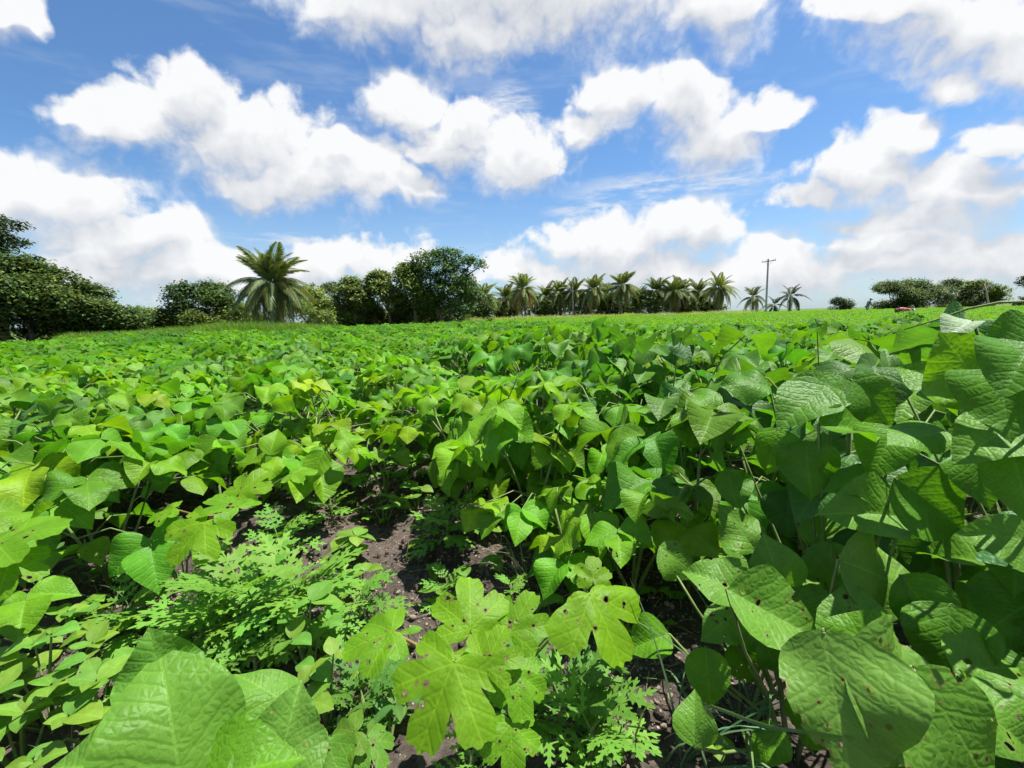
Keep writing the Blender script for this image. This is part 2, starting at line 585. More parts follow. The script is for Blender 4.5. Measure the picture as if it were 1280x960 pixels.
def rims(me, flat, holes):
    """mark the dried edge of every insect hole"""
    if holes:
        edge = {(round(x, 4), round(y, 4)) for h in holes for x, y in h}
        a = me.attributes.new('rim', 'FLOAT', 'POINT')
        a.data.foreach_set('value', [1.0 if (round(x, 4), round(y, 4)) in edge else 0.0 for x, y in flat])
    return me


def leaf_mesh(name, outline, step, mat, rr, holes=(), fold=.2, droop=.5, wave=.05, quilt=0.0, twist=0.0, curl=0.0):
    v, f = blade(outline, step, holes, jitter=rr)
    p, uv = bend(v, fold, droop, wave, rr.uniform(0, 6), quilt, twist, curl)
    b = MB()
    b.add([Vector(q) for q in p], f, None, uv)
    return rims(b.mesh(name, mat, uv=True), v, holes)


rg = random.Random(11)


def bean_set(prefix, n, step, mat, quilt, ragged=0.02, holes_n=0, bite=0):
    res = {'t': [], 'l': [], 'r': []}
    for key, (wl, wr) in (('t', (1, 1)), ('l', (1.22, .8)), ('r', (.8, 1.22))):
        for i in range(n):
            k = rg.uniform(.84, 1.1)
            o = bean_outline(wl * k, wr * k, rg.uniform(.0, .06), rg.uniform(.9, 1.15), rg, ragged)
            hs = [hole(rg.uniform(-.28, .28), rg.uniform(.12, .75), rg.choice((.008, .010, .014, .02, .035)), rg, 8, rg.uniform(.5, 1.8)) for _ in range(holes_n)]
            for _ in range(bite):
                t, w = rg.choice(PROFILE[4:12])
                s = rg.choice((-1, 1))
                hs.append(hole(s * w * (wl if s < 0 else wr) * k, t, rg.uniform(.03, .07), rg, 10))
            res[key].append(leaf_mesh(prefix, o, step, mat, rg, hs, rg.uniform(-.15, .55), rg.uniform(.05, 1.2), rg.uniform(.04, .20), quilt, rg.uniform(-.35, .35), rg.uniform(-.6, .35)))
    return res


BEAN_HERO = bean_set('bean_leaf_large', 6, .045, M_BEAN_FINE, .0035)
BEAN_CHEWED = bean_set('bean_leaf_chewed', 4, .05, M_BEAN_FINE, .0035, .03, 9, 3)
BEAN_NEAR = bean_set('bean_leaf', 8, .095, M_BEAN, .0012)
BEAN_LOW = bean_set('bean_leaf_small', 8, .2, M_BEAN, 0)


def okra_outline(rr, lobes=5, depth=.5, tooth=.028):
    """palmate leaf round its stalk; +y is the middle lobe"""
    spread = R(50) * (1 if lobes == 5 else 1.25)
    cent = [(i - (lobes - 1) / 2) * spread for i in range(lobes)]
    ln = [(.66 if abs(i - (lobes - 1) / 2) > 1.5 else .86 if abs(i - (lobes - 1) / 2) > .5 else 1.0) * rr.uniform(.92, 1.06) for i in range(lobes)]
    pts = []
    n = 110
    for i in range(n):
        th = -R(158) + i * R(316) / (n - 1)
        best = 0
        for c, l in zip(cent, ln):
            d = abs(th - c) / (spread * .5)
            shape = 0
            best = max(best, l * ((1 - depth) + depth * (1 - min(1.6, d) ** 4.2) if d < 1 else (1 - depth) * max(.1, 1 - (d - 1) * .55)))
        r = best * (1 + tooth * (1 if (i // 2) % 2 else -1) * rr.uniform(.3, 1)) * .62
        pts.append((r * math.sin(th), r * math.cos(th)))
    pts.append((0, -.02))
    return pts


def okra_mesh(rr, holes_n=6, depth=.5, lobes=5, step=.06, droop=.35):
    o = okra_outline(rr, lobes, depth)
    hs = [hole(rr.uniform(-.3, .3), rr.uniform(.0, .4), rr.uniform(.008, .03), rr, 7) for _ in range(holes_n)]
    v, f = blade(o, step, hs, jitter=rr)
    ph = rr.uniform(0, 6)
    verts, uv = [], []
    for x, y in v:
        th = math.atan2(x, y)
        rad = math.hypot(x, y)
        ridge = abs(((th / .87 + .5) % 1) - .5) * 2
        z = rad * .10 * (ridge - .4) + .035 * math.sin(th * 4 + ph) * rad * 2 - droop * rad * rad + .02 * noise.noise(Vector((x * 6, y * 6, ph)))
        verts.append(Vector((x, y, z)))
        uv.append((x, y))
    b = MB()
    b.add(verts, f, None, uv)
    return rims(b.mesh('okra_leaf', M_OKRA, uv=True), v, hs)


OKRA = [okra_mesh(rg, 7, d, l) for d, l in ((.50, 5), (.40, 5), (.52, 3), (.28, 5), (.46, 5))]


def pinna_outline(L, W, n, side):
    """one toothed lobe of a feathery leaf, pointing along +y"""
    right, left = [(0.02 * L, 0)], [(-0.02 * L, 0)]
    for i in range(n):
        t0 = (i + .35) / (n + .3)
        w = W * (.55 + .6 * math.sin(math.pi * min(1, t0 * .9 + .1))) * (1 - t0 * .45)
        for s, lst in ((1, right), (-1, left)):
            lst.append((s * L * .065, L * (t0 - .06)))
            lst.append((s * w * .9, L * (t0 + .10)))
            lst.append((s * w * .75, L * (t0 + .17)))
            lst.append((s * L * .075, L * (t0 + .11)))
    return right + [(L * .05, L * .97), (0, L * 1.04), (-L * .05, L * .97)] + left[::-1]


def feather_mesh(rr, pairs=4, step=.3):
    b = MB()
    k = rr.uniform(.8, 1.3)

    def put(px, py, ang, L, W, n):
        o = pinna_outline(L, W, n, 0)
        v, f = blade(o, step, (), jitter=rr)
        ca, sa = math.cos(ang), math.sin(ang)
        vv = []
        for x, y in v:
            X, Y = px + x * ca + y * sa, py - x * sa + y * ca
            z = -.28 * k * Y * Y + .12 * abs(X) - .35 * X * X + .015 * noise.noise(Vector((X * 9, Y * 9, k)))
            vv.append(Vector((X, Y, z)))
        b.add(vv, f, None, [(q.x, q.y) for q in vv])
    put(0, .62, rr.uniform(-.1, .1), .40, .13, 3)
    for i in range(pairs):
        t = .16 + .5 * i / max(1, pairs - 1)
        L = (.26 + .16 * math.sin(math.pi * (t * .9 + .1)))
        for s in (-1, 1):
            put(0, t + rr.uniform(-.02, .02), s * R(rr.uniform(46, 64)), L * rr.uniform(.9, 1.1), .10, 3)
    n = 8
    b.add([Vector((s * .012, i / n * .75, -.28 * k * (i / n * .75) ** 2 + .002)) for i in range(n + 1) for s in (-1, 1)], [(2 * i, 2 * i + 1, 2 * i + 3, 2 * i + 2) for i in range(n)], None, [(0, 0)] * (2 * n + 2))
    return b.mesh('feathery_leaf', M_FEATHER, uv=False)


FEATHER = [feather_mesh(rg, p) for p in (4, 5, 4, 3)]


def oval_mesh(rr, w=.36):
    pts = [(w * math.sin(math.pi * (t / 12) ** .85) * (1 if t < 12 else 0), t / 12) for t in range(13)]
    o = pts + [(-x, y) for x, y in pts[-2:0:-1]]
    return leaf_mesh('oval_leaf', o, .16, M_WEED, rr, (), rr.uniform(.05, .3), rr.uniform(.2, .8), .03, .006)


OVAL = [oval_mesh(rg, w) for w in (.34, .40, .44, .37)]
NARROW = [oval_mesh(rg, w) for w in (.17, .22)]


def grass_mesh(rr, curve):
    b = MB()
    n = 9
    v = []
    for i in range(n + 1):
        t = i / n
        a = curve * t
        y, z = (1 - math.cos(a)) / curve, math.sin(a) / curve
        w = .011 * (1 - t) ** .6 * (.6 + .4 * min(1, t * 5))
        v += [Vector((-w, y, z)), Vector((0, y - w * .35, z - .0)), Vector((w, y, z))]
    f = []
    for i in range(n):
        for j in range(2):
            a = 3 * i + j
            f.append((a, a + 1, a + 4, a + 3))
    b.add(v, f)
    return b.mesh('grass_blade', M_GRASS)


GRASS = [grass_mesh(rg, c) for c in (.5, 1.0, 1.6, 2.2)]


# ------------------------------------------------------------------ placing leaves
def frame_matrix(pos, tip, nrm, size, wide=1.0):
    tip = Vector(tip).normalized()
    n = Vector(nrm)
    n = (n - tip * n.dot(tip))
    if n.length < 1e-4: n = tip.orthogonal()
    n.normalize()
    x = tip.cross(n)
    m = Matrix((x * size * wide, tip * size, n * size)).transposed().to_4x4()
    m.translation = pos
    return m


def put_leaf(plant, mesh, pos, tip, nrm, size, col, name='leaf', wide=1.0):
    o = bpy.data.objects.new(name, mesh)
    o.parent = plant
    o.matrix_basis = frame_matrix(Vector(pos) - plant.location, tip, nrm, size, wide)
    o.color = (*col, 1.0)
    return link(o)


def gz(x, y):
    r = math.hypot(x, y)
    k = 1.0 if r < 8 else max(0, 1 - (r - 8) / 10)
    z = .045 * noise.fractal(Vector((x * 1.7, y * 1.7, 3.1)), 1.0, 2.0, 4)
    z += .020 * noise.fractal(Vector((x * 9, y * 9, 7.7)), .8, 2.0, 4)
    s = x * ROWN[0] + y * ROWN[1]
    z += .025 * math.cos((s - .55) / ROW_W * 2 * math.pi)
    return z * k - .02


ROWU = Vector((-.40, .917))
ROWN = (.917, .40)
ROW_W = .78


def green(rr, base, var=.18, yellow=.5):
    """a leaf colour close to the base: a little lighter or yellower from leaf to leaf"""
    b = rr.uniform(1 - var, 1 + var)
    y = rr.uniform(-.16, .16) * yellow * 2
    if yellow > .4 and rr.random() < .010:
        return (base[0] * 1.8, base[1] * 1.2, base[2])
    return (base[0] * b * (1 + y * 1.4), base[1] * b, base[2] * b * (1 - y))


FRESH = (.138, .305, .011)       # young yellow green
MID = (.098, .250, .012)
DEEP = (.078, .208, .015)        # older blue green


def bean_leaves(rr, H, Rd, n, lower=.25):
    """where the leaf nodes of a bushy plant sit: (node, outward)"""
    res = []
    for i in range(n):
        s = (i + .5) / n
        az = i * 2.39996 + rr.uniform(-.5, .5)
        low = rr.random() < lower
        rad = Rd * math.sqrt(s) * rr.uniform(.75, 1.1)
        h = H * (1 - .5 * (rad / Rd) ** 2) * rr.uniform(.82, 1.06)
        if low:
            h *= rr.uniform(.4, .75)
            rad *= rr.uniform(.8, 1.1)
        o = Vector((math.cos(az), math.sin(az), 0))
        res.append((o * rad + Vector((0, 0, h)), o))
    return res


def bean_plant(x, y, H, Rd, n, size, base, seed, label, group=None, meshes=None, lod=2, extra=(), name='bean_plant', cat='bean plant', lower=.25, chew=0.0):
    rr = random.Random(seed)
    z0 = gz(x, y)
    pl = empty(name, (x, y, z0))
    tag(pl, label, cat, group)
    st = MB()
    ns = 3 if lod < 2 else 4
    forks = []
    for i in range(ns):
        a = i * 2 * math.pi / ns + rr.uniform(-.5, .5)
        top = Vector((math.cos(a) * Rd * .42, math.sin(a) * Rd * .42, H * rr.uniform(.55, .75)))
        midp = top * .5 + Vector((rr.uniform(-.02, .02), rr.uniform(-.02, .02), .02))
        st.tube([(0, 0, -.06), tuple(midp * .4), tuple(midp), tuple(top)], [.007, .006, .005, .0035], 5 if lod > 1 else 4)
        forks += [midp, top, (midp + top) * .5]
    nodes = bean_leaves(rr, H, Rd, n, lower)
    todo = [(pl.location + p, o, None) for p, o in nodes]
    for p, o in [(a, b) for a, b, _ in todo]:
        loc = p - pl.location
        fk = min(forks, key=lambda q: (q - loc).length + (0.3 if q.z > loc.z else 0))
        m_ = (fk + loc) * .5 + Vector((0, 0, .035))
        st.tube([tuple(fk), tuple(m_), tuple(loc)], [.0028, .0024, .002], 4 if lod > 1 else 3, cap=False)
        sz = size * rr.uniform(.72, 1.12)
        az = rr.uniform(-.5, .5)
        od = Vector((o.x * math.cos(az) - o.y * math.sin(az), o.x * math.sin(az) + o.y * math.cos(az), 0))
        tilt = rr.uniform(.0, .65)
        up = Vector((rr.uniform(-.25, .25), rr.uniform(-.25, .25), 1)) + od * tilt * .8
        tip = od - Vector((0, 0, 1)) * tilt
        if rr.random() < .13:                       # a young leaf held up
            tip = od * .5 + Vector((0, 0, 1))
            up = -od + Vector((0, 0, .3))
            sz *= .75
        col = green(rr, base)
        side = Vector((-od.y, od.x, 0))
        stalk = p + (od * .22 - Vector((0, 0, 1)) * tilt * .1) * sz
        st.tube([tuple(loc), tuple(stalk - pl.location)], [.0018, .0015], 3, cap=False)
        for key, base_p, t in (('t', stalk, tip), ('r', p, tip * .35 - side * .9 + Vector((0, 0, rr.uniform(-.4, .05)))), ('l', p, tip * .35 + side * .9 + Vector((0, 0, rr.uniform(-.4, .05))))):
            ms = meshes
            if chew and rr.random() < chew: ms = BEAN_CHEWED
            put_leaf(pl, rr.choice(ms[key]), base_p, t, up + Vector((rr.uniform(-.3, .3), rr.uniform(-.3, .3), 0)), sz * (1 if key == 't' else .92), green(rr, col, .07, .2))
    o = st.build('stem', M_STEM, pl)
    return pl


def hero_leaf(pl, px, py, depth, length, turn, face, mesh, col, tilt=0.0, roll=0.0, wide=1.0, stalk=True, lean=.5):
    """one leaf seen at a place: 'turn' is where its tip points (degrees, 0 = right, 90 = up as seen), 'face' how far its blade turns from the sky (0) to the viewer (1)"""
    centre = at(px, py, depth)
    t = R(turn)
    tip = CAM_R @ Vector((math.cos(t), math.sin(t), tilt - lean * math.sin(t)))
    nrm = Vector((0, 0, 1)) * (1 - face) + (CAM_P - centre).normalized() * face + (CAM_R @ Vector((roll, 0, 0)))
    tipn = tip.normalized()
    n = nrm - tipn * nrm.dot(tipn)
    pos = centre - tipn * length * .45
    o = put_leaf(pl, mesh, pos, tipn, nrm, length, col, wide=wide)
    if stalk:
        b = MB()
        root = Vector((pl.location.x * .6 + pos.x * .4, pl.location.y * .6 + pos.y * .4, max(.05, pos.z * .35)))
        q = pos - pl.location
        r0 = root - pl.location
        mid = (q + r0) * .5 + (q - r0).cross(Vector((0, 0, 1))) * .06 - Vector((0, 0, .02))
        b.tube([tuple(r0), tuple(mid), tuple(q), tuple(q + tipn * length * .03)], [.0034, .003, .0025, .002], 5, cap=False)
        b.build('leaf_stalk', M_STEM, pl)
    return o


# ================================================================== ground
def build_ground():
    b = MB()
    rings = [0.0, .12]
    while rings[-1] < 4000:
        rings.append(rings[-1] * (1.034 if rings[-1] < 12 else 1.12))
    segs = []
    a = -180.0
    while a < 180:
        segs.append(a)
        a += .75 if -66 < a < 66 else 6.0
    n = len(segs)
    v = []
    for r in rings[1:]:
        for s in segs:
            x, y = r * math.sin(R(s)), r * math.cos(R(s))
            v.append(Vector((x, y, gz(x, y))))
    f = []
    for i in range(len(rings) - 2):
        for j in range(n):
            j2 = (j + 1) % n
            f.append((i * n + j, i * n + j2, (i + 1) * n + j2, (i + 1) * n + j)[::-1])
    f.append(tuple(range(n))[::-1])
    b.add(v, f)
    o = b.build('ground', M_SOIL)
    tag(o, 'dark crumbly soil of the field', None, None, 'structure')


build_ground()


# ================================================================== trees
def tint(rr, base, var=.3):
    b = rr.uniform(1 - var, 1 + var)
    y = rr.uniform(-.15, .15)
    return (base[0] * b * (1 + y), base[1] * b, base[2] * b * (1 - y))


def crown_faces(mb, rr, lobes, n, leaf, base, accent=None, droop=.5, clump=.32, shell=.55):
    """lobes: (x, y, z, rx, ry, rz); leaves in clumps through each lobe, thicker outside"""
    tot = sum(l[3] * l[4] + l[5] * l[3] for l in lobes)
    for lx, ly, lz, rx, ry, rz in lobes:
        k = max(5, int(n * 2.5 * (rx * ry + rz * rx) / tot / 14))
        for _ in range(k):
            d = Vector((rr.gauss(0, 1), rr.gauss(0, 1), rr.gauss(0.25, 1))).normalized()
            q = rr.uniform(shell, 1.0) ** .6
            c = Vector((lx + d.x * rx * q, ly + d.y * ry * q, lz + d.z * rz * q))
            cb = tint(rr, accent if accent and rr.random() < .35 else base, .3)  # random clumps take the tree's second leaf colour, natural variation
            cr = clump * rr.uniform(.6, 1.3)
            for _ in range(14):
                p = c + Vector((rr.gauss(0, cr * .6), rr.gauss(0, cr * .6), rr.gauss(0, cr * .4)))
                a = rr.uniform(0, 2 * math.pi)
                t = Vector((math.cos(a), math.sin(a), -droop * rr.uniform(0, 1.6)))
                t.normalize()
                s = t.cross(Vector((rr.uniform(-.5, .5), rr.uniform(-.5, .5), 1))).normalized()
                L = leaf * .82 * rr.uniform(.75, 1.4)
                w = L * .29
                m = p + t * L * .5
                mb.add([p, m + s * w, p + t * L - Vector((0, 0, L * .08)), m - s * w], [(0, 1, 2, 3)], tint(rr, cb, .14))


def limb_path(p0, p1, rr, sag=.12):
    p0, p1 = Vector(p0), Vector(p1)
    L = (p1 - p0).length
    a = p0.lerp(p1, .35) + Vector((rr.uniform(-1, 1), rr.uniform(-1, 1), rr.uniform(0, .8))) * L * sag
    c = p0.lerp(p1, .7) + Vector((rr.uniform(-1, 1), rr.uniform(-1, 1), rr.uniform(0, .8))) * L * sag * .7
    return [p0, a, c, p1]


def tree(px, depth, h, wid, label, base, accent=None, seed=0, n=4200, leaf=.26, fork=.3, flat=.62, lobes=None, droop=.5, name='tree', cat='tree', group=None, bark=None, trunk_r=None, clump=.34, nlobes=12, low=.12, shell=.55):
    rr = random.Random(seed)
    g = far(px, depth)
    t = empty(name, (g.x, g.y, -.05))
    tag(t, label, cat, group)
    if lobes is None:
        lobes = []
        for i in range(nlobes):
            a = i * 2.4 + rr.uniform(-.4, .4)
            q = math.sqrt((i + .3) / nlobes)
            zf = low + (1 - low) * ((i * .618 + .35) % 1.0)
            env = math.sqrt(max(.08, 1 - ((zf - .38) / .66) ** 2))
            r_ = wid * rr.uniform(.20, .30)
            rz = min(r_ * flat, h * .3)
            q = rr.uniform(.55, 1.0)
            lobes.append((math.cos(a) * wid * .42 * q * env, math.sin(a) * wid * .42 * q * env, max(min(zf * h, h * rr.uniform(.93, 1.02) - rz), rz * .6), r_, r_, rz))
    tr = trunk_r or h * .026
    mb = MB()
    top = Vector((rr.uniform(-.06, .06) * h, rr.uniform(-.06, .06) * h, h * fork))
    mb.tube([(0, 0, -.1), tuple(top * .5 + Vector((rr.uniform(-.03, .03) * h, 0, 0))), tuple(top)], [tr * 1.35, tr * 1.0, tr * .8], 8)
    for l in lobes:
        c = Vector(l[:3])
        path = limb_path(top * rr.uniform(.75, 1), c, rr)
        mb.tube(path, [tr * .55, tr * .42, tr * .28, tr * .1], 5)
        for _ in range(3):
            e = c + Vector((rr.uniform(-1, 1) * l[3], rr.uniform(-1, 1) * l[4], rr.uniform(-.3, 1) * l[5])) * .8
            mb.tube([path[2], path[2].lerp(e, .5) + Vector((0, 0, .05)), e], [tr * .2, tr * .14, tr * .05], 4, cap=False)
    mb.build('trunk', bark or M_BARK, t)
    cb = MB()
    crown_faces(cb, rr, lobes, n, leaf, base, accent, droop, clump, shell)
    cb.build('crown', M_TREE, t, smooth=False, tint=True)
    return t


DARKG = (0.048, 0.088, 0.024)
MIDG = (0.08, 0.132, 0.03)
OLIVE = (.105, .155, .038)
PALE = (0.155, 0.19, 0.058)
YELG = (0.16, 0.225, 0.036)

# left group, nearest
tree(-62, 25, 6.4, 7.0, 'tall dark tree with a dense crown cut off by the photo edge at far left', (.040, .078, .026), MIDG, 101, 6500, .24, low=.05, nlobes=12)
tree(6, 31, 9.0, 4.0, 'airy tree with flat layered sprays rising above the dark trees at far left', (.040, .066, .034), (.055, .08, .04), 102, 1900, .26, .62, .38, clump=.3,
     lobes=[(-.6, 0, 8.3, 1.5, 1.2, .45), (.9, .2, 7.8, 1.2, 1.0, .36), (.2, -.5, 7.0, 1.8, 1.3, .40), (1.2, .3, 6.6, 1.2, 1.0, .35), (-.9, .2, 6.4, 1.5, 1.3, .4)])
tree(38, 27, 5.35, 5.2, 'broad dark green tree with glossy mottled crown below the airy tree', DARKG, OLIVE, 103, 6000, .27, low=.02, nlobes=13)
tree(84, 28, 4.75, 4.6, 'rounded mottled tree stepping down right of the broad dark tree', (.06, .10, .026), OLIVE, 104, 5000, .27, low=.02, nlobes=12)
tree(122, 30, 3.85, 3.8, 'lower rounded tree at the right end of the dark left group', DARKG, MIDG, 105, 3600, .26, low=.02, nlobes=11)
tree(152, 33, 2.3, 3.4, 'low dark bushy tree filling the gap beside the left group', DARKG, MIDG, 106, 2200, .24, low=.0, name='bushy_tree', nlobes=10)
for i, (px, d, h, w, lb) in enumerate([
    (172, 36, 2.1, 4.2, 'low spreading bush first from the left along the far field edge'),
    (200, 36, 2.4, 3.8, 'low bush with a few bare twigs, between the left group and the pointed tree'),
    (220, 36, 2.3, 3.6, 'small dark bush at the foot of the pointed dark tree'),
    (258, 35, 2.0, 3.6, 'pale green bush in front of the pointed and round trees'),
    (308, 37, 2.6, 4.0, 'low bush tucked left of the coconut palm skirts'),
    (384, 37, 2.8, 3.8, 'small pale bush right of the lone coconut palm'),
    (420, 42, 2.4, 4.0, 'low scrubby bush below the grey airy tree')]):
    tree(px, d, h, w, lb, [MIDG, OLIVE, DARKG, (.08, .12, .026), MIDG, OLIVE, MIDG][i], YELG, 110 + i, 2000, .22, .2, low=.0, name='bush', cat='bush', group='bushes along the far edge of the field', nlobes=8)
tree(237, 36, 4.2, 3.0, 'narrow pointed dark green tree left of the round dark tree', (.036, .074, .024), DARKG, 120, 2800, .24, low=.05, flat=.9)
tree(280, 37, 4.4, 4.2, 'round dense dark green tree just left of the lone coconut palm', (.056, .10, .020), MIDG, 121, 4600, .26, low=.02, flat=.8, nlobes=12)
tree(399, 42, 4.4, 3.8, 'yellowish green young tree just right of the lone coconut palm', YELG, PALE, 122, 2200, .28, low=.05, flat=.85)
tree(425, 45, 4.8, 4.2, 'grey green airy tree with a spreading thin crown right of the palm', (.08, .11, .055), OLIVE, 123, 1900, .26, .5, .5, low=.2)
tree(452, 43, 4.9, 3.8, 'pale mottled tree with big drooping leaves, left of its twin', OLIVE, PALE, 124, 3800, .34, low=.05, flat=.8, nlobes=11)
tree(487, 43, 5.6, 4.2, 'pale mottled tree with big drooping leaves, right of its twin', OLIVE, PALE, 125, 4200, .34, low=.05, flat=.85, nlobes=12)
tree(520, 42, 6.1, 3.8, 'yellow green tree with a notched top beside the tall spreading tree', MIDG, YELG, 126, 3600, .32, low=.08, flat=.85, nlobes=11)
tree(553, 42, 7.2, 6.4, 'tallest spreading dark green tree with layered top and a branch reaching right', (.062, .125, .034), (.10, .17, .045), 127, 5200, .27, .35, .5, clump=.36,
     lobes=[(-1.0, 0, 6.4, 1.5, 1.4, .45), (.6, .3, 6.7, 1.5, 1.4, .42), (1.9, -.2, 6.1, 1.2, 1.1, .32), (3.0, 0, 5.9, 1.0, .9, .26), (3.6, .1, 5.5, .6, .6, .2), (-1.8, .2, 5.4, 1.3, 1.2, .5),
            (-.2, -.5, 5.4, 1.8, 1.5, .7), (1.2, .2, 4.6, 1.8, 1.6, .9), (-1.0, -.3, 4.0, 1.7, 1.6, .9), (.6, -.6, 3.3, 1.9, 1.5, .9), (2.0, 0, 3.4, 1.4, 1.3, .8), (-.6, 0, 2.3, 2.0, 1.5, .9), (1.5, -.3, 2.0, 1.8, 1.3, .8)])
tree(588, 46, 5.2, 4.4, 'dark green tree behind the branch tip, next to the first grove palm', (.07, .12, .032), MIDG, 128, 3000, .26, low=.02)
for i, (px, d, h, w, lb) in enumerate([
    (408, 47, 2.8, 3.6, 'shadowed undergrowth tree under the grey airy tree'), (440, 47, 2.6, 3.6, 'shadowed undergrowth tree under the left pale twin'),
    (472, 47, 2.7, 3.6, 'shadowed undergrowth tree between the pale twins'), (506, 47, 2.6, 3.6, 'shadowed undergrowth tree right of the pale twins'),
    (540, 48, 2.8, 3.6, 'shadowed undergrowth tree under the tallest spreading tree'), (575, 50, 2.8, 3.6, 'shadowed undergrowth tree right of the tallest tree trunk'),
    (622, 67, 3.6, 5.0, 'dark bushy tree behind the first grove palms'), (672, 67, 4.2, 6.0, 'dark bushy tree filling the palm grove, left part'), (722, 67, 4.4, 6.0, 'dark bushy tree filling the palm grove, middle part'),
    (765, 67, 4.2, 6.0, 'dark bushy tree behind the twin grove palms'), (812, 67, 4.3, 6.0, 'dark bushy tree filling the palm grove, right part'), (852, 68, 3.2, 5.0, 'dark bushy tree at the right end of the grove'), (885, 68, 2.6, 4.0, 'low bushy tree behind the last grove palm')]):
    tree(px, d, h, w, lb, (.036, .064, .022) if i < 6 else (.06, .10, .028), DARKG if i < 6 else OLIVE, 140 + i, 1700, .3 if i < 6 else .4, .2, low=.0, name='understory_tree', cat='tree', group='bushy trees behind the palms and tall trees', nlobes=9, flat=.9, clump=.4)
# right, far
tree(1052, 105, 3.3, 4.8, 'small lone round tree far off between the palms and the big right trees', (.032, .055, .024), MIDG, 160, 1300, .42, low=.02, flat=.8, clump=.5)
tree(1117, 84, 5.4, 7.6, 'wide rounded tree behind the standing worker, left of the right group', (.07, .108, .028), OLIVE, 161, 4600, .36, low=.02, nlobes=13, flat=.5, clump=.55)
tree(1146, 86, 6.0, 9.0, 'highest wide tree in the middle of the far right group', (.066, .10, .028), OLIVE, 162, 5000, .36, low=.02, nlobes=13, flat=.5, clump=.55)
tree(1196, 88, 6.0, 7.0, 'dark topped tree right of the highest tree in the far right group', (.05, .085, .025), MIDG, 163, 3600, .36, low=.02, nlobes=12, flat=.55, clump=.5)
tree(1226, 82, 5.3, 6.4, 'yellow green tree with a bright top at the right end of the far group', (.10, .14, .03), YELG, 164, 3600, .36, low=.02, nlobes=12, flat=.55, clump=.5)
tree(1292, 62, 4.6, 4.6, 'nearly black dense tree cut by the right edge of the photo', (.018, .035, .014), DARKG, 165, 2400, .3, low=.0, flat=.8)


# ---- leaning bare trunk before the far right trees
def leaning_trunk():
    g = far(1236, 60)
    t = empty('leaning_trunk', (g.x, g.y, 0))
    tag(t, 'pale bare leaning trunk in front of the yellow green far right tree', 'dead tree')
    mb = MB()
    mb.tube([(.1, 0, -.1), (-.1, 0, 1.0), (-.5, 0, 2.4), (-.85, .1, 3.4)], [.13, .11, .09, .06], 7)
    mb.build('trunk', M_PALEBARK, t)
    mb = MB()
    mb.tube([(-.52, 0, 2.45), (-.35, .1, 2.9), (-.3, .1, 3.3)], [.05, .035, .02], 5)
    mb.build('branch', M_PALEBARK, t)


leaning_trunk()


# ------------------------------------------------------------------ coconut palms
def frond_mesh(rr, droop, pairs=44, hang=.5, ragged=.0, spread=1.0):
    b = MB()

    def spine(t):
        a = droop * t ** 1.5
        return t * (1 - .25 * droop * t * t * .6), -droop * t ** 2.1 * .62 + .10 * math.sin(t * 2.0)
    pts = [Vector((0, *spine(i / 12))) for i in range(13)]
    b.tube(pts, [.013 * (1 - .8 * i / 12) for i in range(13)], 4, cap=False)
    for i in range(pairs):
        t = .14 + .86 * i / pairs
        y, z = spine(t)
        y2, z2 = spine(min(1.02, t + .03))
        fw = Vector((0, y2 - y, z2 - z)).normalized()
        L = (.24 * math.sin(math.pi * min(1, (t * .82 + .16))) ** .7 + .02) * spread
        for s in (-1, 1):
            if rr.random() < ragged: continue
            d = (Vector((s * .85, 0, 0)) + fw * .55 + Vector((0, 0, .18 - hang * rr.uniform(.7, 1.3)))).normalized()
            p = Vector((0, y, z))
            e = p + d * L * rr.uniform(.85, 1.1) - Vector((0, 0, L * hang * .4))
            m = p + d * L * .5
            w = fw * .017
            b.add([p - w * .5, m - w, e, m + w], [(0, 1, 2, 3)])
    return b.mesh('palm_frond', M_PALM)


rp = random.Random(77)
FRONDS = {'up': [frond_mesh(rp, .45, hang=.3), frond_mesh(rp, .75, hang=.4)],
          'mid': [frond_mesh(rp, 1.35, hang=.75), frond_mesh(rp, 1.6, hang=.85)],
          'low': [frond_mesh(rp, 1.5, hang=1.0, spread=1.1), frond_mesh(rp, 1.8, hang=1.1, ragged=.2)]}


